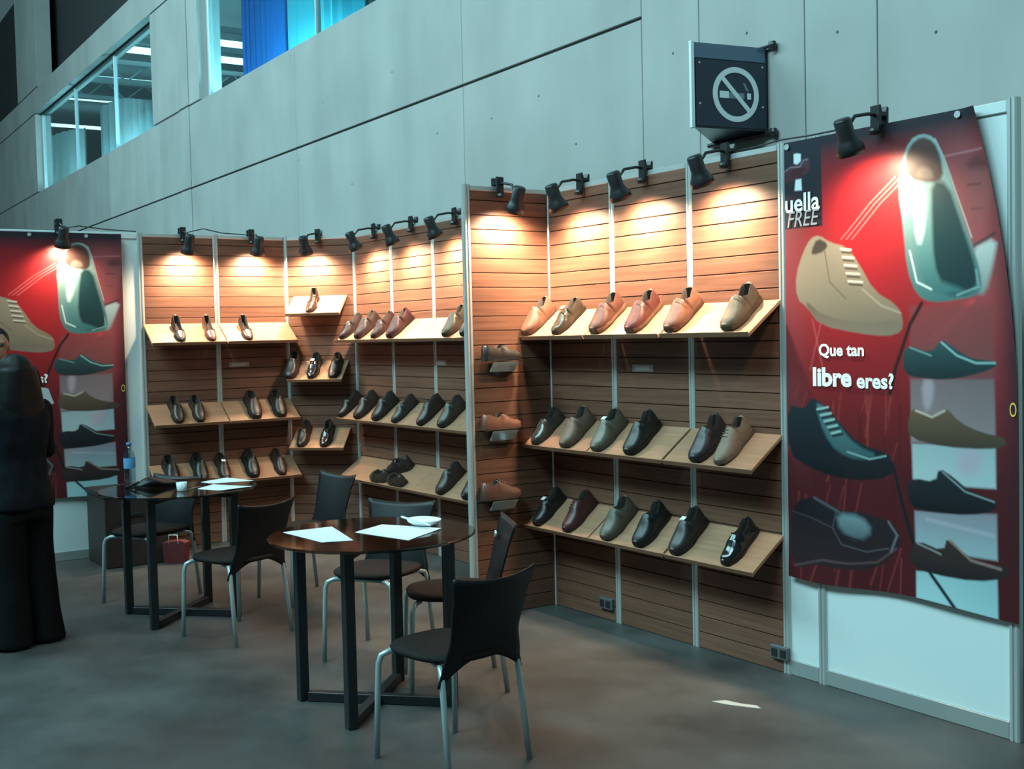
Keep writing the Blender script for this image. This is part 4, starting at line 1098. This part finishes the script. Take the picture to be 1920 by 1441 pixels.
def ball(mb, c, r, n=14, M=None):
    P = []; k = n // 2 + 1
    for i in range(k):
        th_ = PI * (i + .02) / (k - .96)
        for j in range(n):
            a = 2 * PI * j / n; q = Vector((r[0] * math.sin(th_) * math.cos(a), r[1] * math.sin(th_) * math.sin(a), r[2] * math.cos(th_)))
            if M: q = M @ q
            P.append(q + Vector(c))
    F = [(i * n + j, i * n + (j + 1) % n, (i + 1) * n + (j + 1) % n, (i + 1) * n + j) for i in range(k - 1) for j in range(n)] + [tuple(range(n))[::-1], tuple((k - 1) * n + j for j in range(n))]
    mb.add(P, F)
def ell(c, rx, ry, n=20, sq=.85):
    out = []
    for j in range(n):
        a = 2 * PI * j / n; ca, sa = math.cos(a), math.sin(a)
        out.append((c[0] + rx * math.copysign(abs(ca) ** sq, ca), c[1] + ry * math.copysign(abs(sa) ** sq, sa), c[2]))
    return out
def hand(mb, wrist, fdir, palm_n, curl=.5, s=1.):
    """palm and five fingers; fdir = finger direction, palm_n = direction the palm looks to"""
    f = Vector(fdir).normalized(); n = Vector(palm_n); n = (n - f * n.dot(f)).normalized(); a = f.cross(n)
    w0 = Vector(wrist)
    for k in range(-1, 2): limb(mb, [w0 + a * k * .012 * s, w0 + f * .085 * s + a * k * .026 * s], [.017 * s, .0135 * s], 8)
    for k, L in ((-1.5, .062), (-.5, .074), (.5, .078), (1.5, .070)):
        p = w0 + f * .085 * s + a * k * .0195 * s; pts = [p]; d = f.copy()
        for i in range(3):
            ang = curl * (.6 + .35 * i); d = (f * math.cos(ang * (i + 1) * .6) + n * math.sin(ang * (i + 1) * .6)).normalized()
            pts.append(pts[-1] + d * L * s * (.42, .32, .26)[i])
        limb(mb, pts, [.0095 * s, .009 * s, .008 * s, .007 * s], 7)
    t0 = w0 + f * .03 * s + a * .026 * s
    d1 = (f * .6 + a * .8 + n * .25).normalized(); d2 = (f * .85 + a * .35 + n * .45).normalized()
    limb(mb, [t0, t0 + d1 * .038 * s, t0 + d1 * .038 * s + d2 * .032 * s, t0 + d1 * .038 * s + d2 * .056 * s], [.013 * s, .011 * s, .0095 * s, .008 * s], 7)
def head(mb, c, s=1.):
    """head facing +X, c = centre; total height about .225*s"""
    c = Vector(c)
    ball(mb, c + Vector((-.012, 0, .022)) * s, (.094 * s, .076 * s, .088 * s), 20)
    ball(mb, c + Vector((.022, 0, -.035)) * s, (.062 * s, .058 * s, .078 * s), 18)
    ball(mb, c + Vector((.055, 0, -.095)) * s, (.026 * s, .026 * s, .018 * s), 12)      # chin
    limb(mb, [c + Vector((.078, 0, .018)) * s, c + Vector((.098, 0, -.020)) * s, c + Vector((.088, 0, -.030)) * s], [.007 * s, .0125 * s, .012 * s], 8)   # nose
    for k in (-1, 1):
        limb(mb, [c + Vector((.078, k * .012, .022)) * s, c + Vector((.070, k * .045, .024)) * s], [.009 * s, .008 * s], 8)                          # brow
        ball(mb, c + Vector((-.008, k * .076, -.004)) * s, (.018 * s, .010 * s, .030 * s), 10)                                                      # ear
    limb(mb, [c + Vector((.076, -.020, -.062)) * s, c + Vector((.083, 0, -.060)) * s, c + Vector((.076, .020, -.062)) * s], [.006 * s, .009 * s, .006 * s], 8)  # lips
    limb(mb, [c + Vector((-.02, 0, -.07)) * s, c + Vector((-.03, 0, -.17)) * s], [.052 * s, .058 * s], 14)                                            # neck
M_SKIN = mat('skin', (.36, .19, .13), .5, noise=.06, scale=30)
M_HAIR = mat('hair_black', (.006, .005, .005), .6, spec=.2, noise=.3, scale=50)
M_EYE = mat('eye_dark', (.02, .015, .012), .2); M_LIP = mat('lip', (.30, .10, .09), .5)
M_JACKET = mat('dark_navy_cloth', (.006, .008, .011), .85, spec=.15, noise=.2, scale=40)
M_TROU = mat('black_cloth', (.004, .004, .005), .9, spec=.15, noise=.2, scale=40)
M_SHIRT = mat('pale_shirt', (.62, .70, .72), .8)
def face_bits(e, c, s=1.):
    c = Vector(c)
    for k in (-1, 1):
        mb = MB(); ball(mb, c + Vector((.0800, k * .030, .006)) * s, (.008 * s, .013 * s, .008 * s), 10); obj('eye', mb, M_EYE, e, True)
    mb = MB(); limb(mb, [c + Vector((.082, -.018, -.062)) * s, c + Vector((.0895, 0, -.061)) * s, c + Vector((.082, .018, -.062)) * s], [.003 * s, .0055 * s, .003 * s], 8); obj('lips', mb, M_LIP, e, True)

def woman():
    e = empty('person', (-1.075, -2.757, 0), 0, 'person in dark jacket and wide black trousers with long black hair, seen from behind', 'person')
    e.rotation_euler = (0, 0, math.atan2(-.35, -.9))
    S = 1.545 / 1.70; rs = np.random.default_rng(3)
    def V(*p): return Vector(p) * S
    b = MB(); hc = V(.02, 0, 1.585)
    head(b, hc, S * 1.02)
    b.loft([ell(V(0, 0, z), rx * S, ry * S) for z, rx, ry in ((.86, .10, .155), (.95, .105, .165), (1.08, .09, .135), (1.25, .105, .155), (1.38, .10, .175), (1.45, .06, .10))])
    for k in (-1, 1):
        limb(b, [V(0, k * .085, .90), V(.01, k * .095, .50), V(-.02, k * .10, .09)], [.078 * S, .052 * S, .036 * S])
        limb(b, [V(-.045, k * .10, .055), V(.03, k * .105, .045), V(.14, k * .115, .030)], [.034 * S, .032 * S, .022 * S], 10)
    el, wl_ = V(.05, .225, 1.13), V(.27, .13, 1.13)
    er, wr_ = V(.06, -.225, 1.13), V(.28, -.08, 1.17)
    for elb, wri, k in ((el, wl_, 1), (er, wr_, -1)):
        limb(b, [V(-.005, k * .165, 1.385), elb, wri], [.045 * S, .037 * S, .025 * S])
        hand(b, wri, (.8, -k * .45, .1), (0, -k * .3, 1.0), .45, .92)
    obj('body', remeshed(b, .0075, 4, 'body'), M_SKIN, e)
    face_bits(e, hc, S * 1.02)
    j = MB()
    j.loft([ell(V(-.005, 0, z), rx * S, ry * S) for z, rx, ry in ((.80, .142, .205), (.88, .140, .200), (1.0, .122, .172), (1.10, .115, .158), (1.22, .126, .172), (1.34, .125, .190), (1.42, .098, .168), (1.455, .066, .085))])
    for elb, wri, k in ((el, wl_, 1), (er, wr_, -1)):
        limb(j, [V(-.005, k * .165, 1.385), elb, elb.lerp(wri, .5), elb.lerp(wri, .93)], [.064 * S, .056 * S, .050 * S, .040 * S])
    j.lathe([(.058 * S, 1.44 * S), (.066 * S, 1.45 * S), (.058 * S, 1.475 * S)], 16)
    obj('jacket', folds(remeshed(j, .011, 4, 'jacket'), .0045), M_JACKET, e)
    t = MB()
    t.loft([ell(V(-.005, 0, z), rx * S, ry * S) for z, rx, ry in ((.74, .13, .185), (.86, .128, .185), (.97, .112, .160))])
    for k in (-1, 1):
        t.loft([ell(V(x, k * y, z), rx * S, ry * S) for z, x, y, rx, ry in ((.80, 0, .088, .112, .098), (.60, .0, .092, .104, .096), (.40, .0, .095, .106, .098), (.20, -.01, .10, .118, .104), (.045, -.01, .108, .138, .114), (.012, -.01, .11, .142, .116))])
    obj('trousers', folds(remeshed(t, .011, 4, 'trousers'), .005, 4.), M_TROU, e)
    h = MB()
    ball(h, hc + Vector((-.022, 0, .032)) * S, (.112 * S, .098 * S, .100 * S), 20)
    h.loft([ell(hc + Vector((x, 0, z)) * S, rx * S, ry * S) for z, x, rx, ry in ((.04, -.035, .100, .106), (-.06, -.055, .084, .122), (-.15, -.075, .066, .132), (-.23, -.092, .052, .126), (-.30, -.105, .040, .105), (-.34, -.112, .022, .06))])
    obj('hair', folds(remeshed(h, .009, 3, 'hair'), .0035, 3., 2), M_HAIR, e)
    for k in (-1, 1):
        s = MB(); s.loft([ell(V(x, k * .112, z), rx * S, ry * S, 14) for z, x, rx, ry in ((.0, .02, .115, .040), (.015, .02, .125, .046), (.04, .015, .115, .042), (.06, -.03, .06, .036))])
        obj('shoe', s, M_CHAIR, e, True)
    return e
woman()
def man():
    base = hit(40, 1120, 'z', 0)
    e = empty('person', (-2.22, -2.64, 0), 0, 'short-haired person in dark suit and pale shirt facing the long-haired one, sheet in hand', 'person')
    e.rotation_euler = (0, 0, math.atan2(-.10, .99))
    S = 1.715 / 1.70
    def V(*p): return Vector(p) * S
    b = MB(); hc = V(.02, 0, 1.585); head(b, hc, S)
    b.loft([ell(V(0, 0, z), rx * S, ry * S) for z, rx, ry in ((.86, .10, .155), (.95, .105, .16), (1.08, .10, .145), (1.25, .115, .165), (1.38, .11, .19), (1.46, .06, .10))])
    for k in (-1, 1):
        limb(b, [V(0, k * .09, .90), V(.015, k * .10, .50), V(-.02, k * .105, .09)], [.08 * S, .055 * S, .038 * S])
        limb(b, [V(-.045, k * .105, .055), V(.03, k * .11, .045), V(.14, k * .125, .030)], [.034 * S, .034 * S, .024 * S], 10)
    el, wl_ = V(.03, .235, 1.13), V(.20, .235, 1.22)
    er, wr_ = V(.02, -.235, 1.12), V(.23, -.14, 1.10)
    for elb, wri, k in ((el, wl_, 1), (er, wr_, -1)):
        limb(b, [V(-.005, k * .185, 1.40), elb, wri], [.05 * S, .042 * S, .028 * S])
        hand(b, wri, (.85, -k * .25, .3), (0, -k * .8, .5), .6, 1.)
    obj('body', remeshed(b, .008, 4, 'body'), M_SKIN, e)
    face_bits(e, hc, S)
    sh = MB()
    sh.loft([ell(V(.012, 0, z), rx * S, ry * S) for z, rx, ry in ((1.0, .098, .05), (1.2, .106, .065), (1.36, .104, .075), (1.44, .078, .08), (1.475, .058, .062), (1.50, .060, .064))])
    obj('shirt', remeshed(sh, .010, 3, 'shirt'), M_SHIRT, e)
    j = MB()
    j.loft([ell(V(-.014, 0, z), rx * S, ry * S) for z, rx, ry in ((.78, .140, .198), (.95, .132, .188), (1.08, .124, .178), (1.25, .128, .195), (1.38, .120, .208), (1.44, .082, .165), (1.465, .058, .085))])
    for elb, wri, k in ((el, wl_, 1), (er, wr_, -1)):
        limb(j, [V(-.005, k * .185, 1.40), elb, elb.lerp(wri, .5), elb.lerp(wri, .92)], [.068 * S, .058 * S, .052 * S, .042 * S])
    obj('jacket', folds(remeshed(j, .011, 4, 'jacket'), .0045), M_JACKET, e)
    t = MB()
    t.loft([ell(V(-.005, 0, z), rx * S, ry * S) for z, rx, ry in ((.76, .125, .18), (.88, .122, .18), (.97, .112, .16))])
    for k in (-1, 1):
        t.loft([ell(V(x, k * y, z), rx * S, ry * S) for z, x, y, rx, ry in ((.82, 0, .09, .10, .088), (.55, .01, .10, .080, .072), (.30, .0, .104, .072, .066), (.06, -.015, .108, .070, .064))])
    obj('trousers', folds(remeshed(t, .011, 4, 'trousers'), .005, 4.), M_TROU, e)
    h = MB(); ball(h, hc + Vector((-.024, 0, .040)) * S, (.094 * S, .082 * S, .084 * S), 18); ball(h, hc + Vector((-.055, 0, .0)) * S, (.060 * S, .078 * S, .075 * S), 14)
    obj('hair', folds(remeshed(h, .009, 3, 'hair'), .0035, 3., 2), M_HAIR, e)
    for k in (-1, 1):
        s = MB(); s.loft([ell(V(x, k * .118, z), rx * S, ry * S, 14) for z, x, rx, ry in ((.0, .045, .140, .044), (.018, .045, .148, .050), (.05, .03, .130, .046), (.085, -.03, .06, .040))])
        obj('shoe', s, M_CHAIR, e, True)
    return e, wl_
mn, mw = man()
bpy.context.view_layer.update()
wp = mn.matrix_world @ (mw + Vector((.10, -.02, .06)))
pp = obj('paper_sheet', MB().prism([(-.01, -.06), (.055, -.07), (.06, .03), (.02, .055), (-.01, .03)], 'x', -.0008, .0008), M_PAPER, None, loc=wp); pp.rotation_euler = (.35, .25, -.2)
tag(pp, 'white sheet held in the hand of the person in the pale shirt', 'paper', 'papers held in hand')

# ------------------------------------------------------------------ things inside the room behind the windows
def local_back(name, mb, mt, label, cat, group=None):
    o = obj(name, mb, mt, None, loc=(0, .9, 0)); o.rotation_euler = (0, 0, WB_R); tag(o, label, cat, group); return o
M_TUBE = emit('tube_light', (.62, .97, 1.0), 5.0)
M_TRUSS = mat('truss_steel', (.45, .55, .58), .5, .4)
M_DRAPE = mat('white_drape', (.72, .82, .84), .8)
M_BLUE = mat('blue_drape', (.02, .25, .75), .6)
# (built in the wall's own axes: x along the wall, y into the room)
LB = ('over the white drape', 'in the middle of the room', 'towards the far end', 'low at the far end', 'high behind the white drape', 'near the end wall', 'over the blue drape', 'past the cyan drape')
for k, (x, y0, y1, z, r) in enumerate(((-18.4, 1.1, 4.6, 7.48, .10), (-22.5, 1.2, 5.5, 7.75, .07), (-25.5, 1.2, 6, 7.85, .07), (-28.5, 1.0, 1.5, 6.3, .10), (-20.0, .8, 5.0, 7.9, .06), (-31, 1.0, 5.0, 8.1, .06), (-14.6, 1.7, 4.2, 6.85, .08), (-10.6, 2.4, 5.5, 7.05, .08))):
    local_back('strip_lamp', MB().box(x - r, x + r, y0, y1, z - .04, z + .04, .01), M_TUBE, f'bright strip lamp beyond the high windows, {LB[k]}', 'lamp', 'strip lamps behind the windows')
for k, (x, z) in enumerate(((-16.5, 7.2), (-20.3, 7.25), (-24, 7.6), (-12.2, 7.4))):
    mb = MB().box(x - .06, x + .06, 1.1, 6.9, z - .05, z + .05).box(x - .06, x + .06, 1.1, 6.9, z + .35, z + .45)
    for i in range(6): mb.tube([(x, 1.15 + i * .95, z), (x, 1.15 + (i + .5) * .95, z + .4), (x, 1.15 + (i + 1) * .95, z)], .025, 5)
    local_back('roof_truss', mb, M_TRUSS, f'steel roof truss beyond the high windows, {("second", "third", "fourth", "first")[k]} from the blue drape', 'truss', 'roof trusses behind the windows')
def drape(x0, x1, y, z0, z1, mt, label, slope=0., amp=.05):
    mb = MB(); n = 40; V = []
    for i in range(n + 1):
        s = i / n; x = x0 + (x1 - x0) * s; yy = y + amp * math.sin(s * 60 + math.sin(9 * s))
        zt = z1 - slope * s * s
        V += [(x, yy, z0), (x, yy, zt), (x, yy + .02, zt), (x, yy + .02, z0)]
    mb.v = V
    for i in range(n):
        a = 4 * i; mb.f += [(a, a + 4, a + 5, a + 1), (a + 1, a + 5, a + 6, a + 2), (a + 2, a + 6, a + 7, a + 3), (a + 3, a + 7, a + 4, a)]
    mb.f += [(0, 1, 2, 3), (4 * n, 4 * n + 3, 4 * n + 2, 4 * n + 1)]
    local_back('drape', mb, mt, label, 'drape', 'drapes behind the windows')
drape(-19.6, -14.6, 1.35, 3.2, 6.5, M_DRAPE, 'white drape hanging beyond the first high window', 1.0)
drape(-29.5, -22.0, 1.6, 3.2, 7.0, M_DRAPE, 'long low white drape beyond the far end of the first high window', .5)
drape(-11.5, -9.75, 1.5, 3.2, 8.0, M_BLUE, 'bright blue drape beyond the second high window')
drape(-9.7, -7.2, 1.5, 3.2, 8.0, mat('cyan_drape', (.12, .66, .80), .6), 'cyan drape beside the blue one beyond the second high window')
for (x, y, z, en) in ((-8.5, .75, 4.2, 260), (-12.5, .8, 4.2, 200), (-17, .75, 4.3, 160), (-22, .8, 4.3, 170), (-27, .8, 4.3, 170)):  # unseen fill lights added below the sills to brighten drapes and ceiling
    L = bpy.data.lights.new('room_fill', 'POINT'); L.energy = en; L.color = (.55, .95, 1.0); L.shadow_soft_size = .15
    lo = bpy.data.objects.new('room_fill', L); COL.objects.link(lo); lo.location = (x, y + .9 + math.tan(WB_R) * x, z)
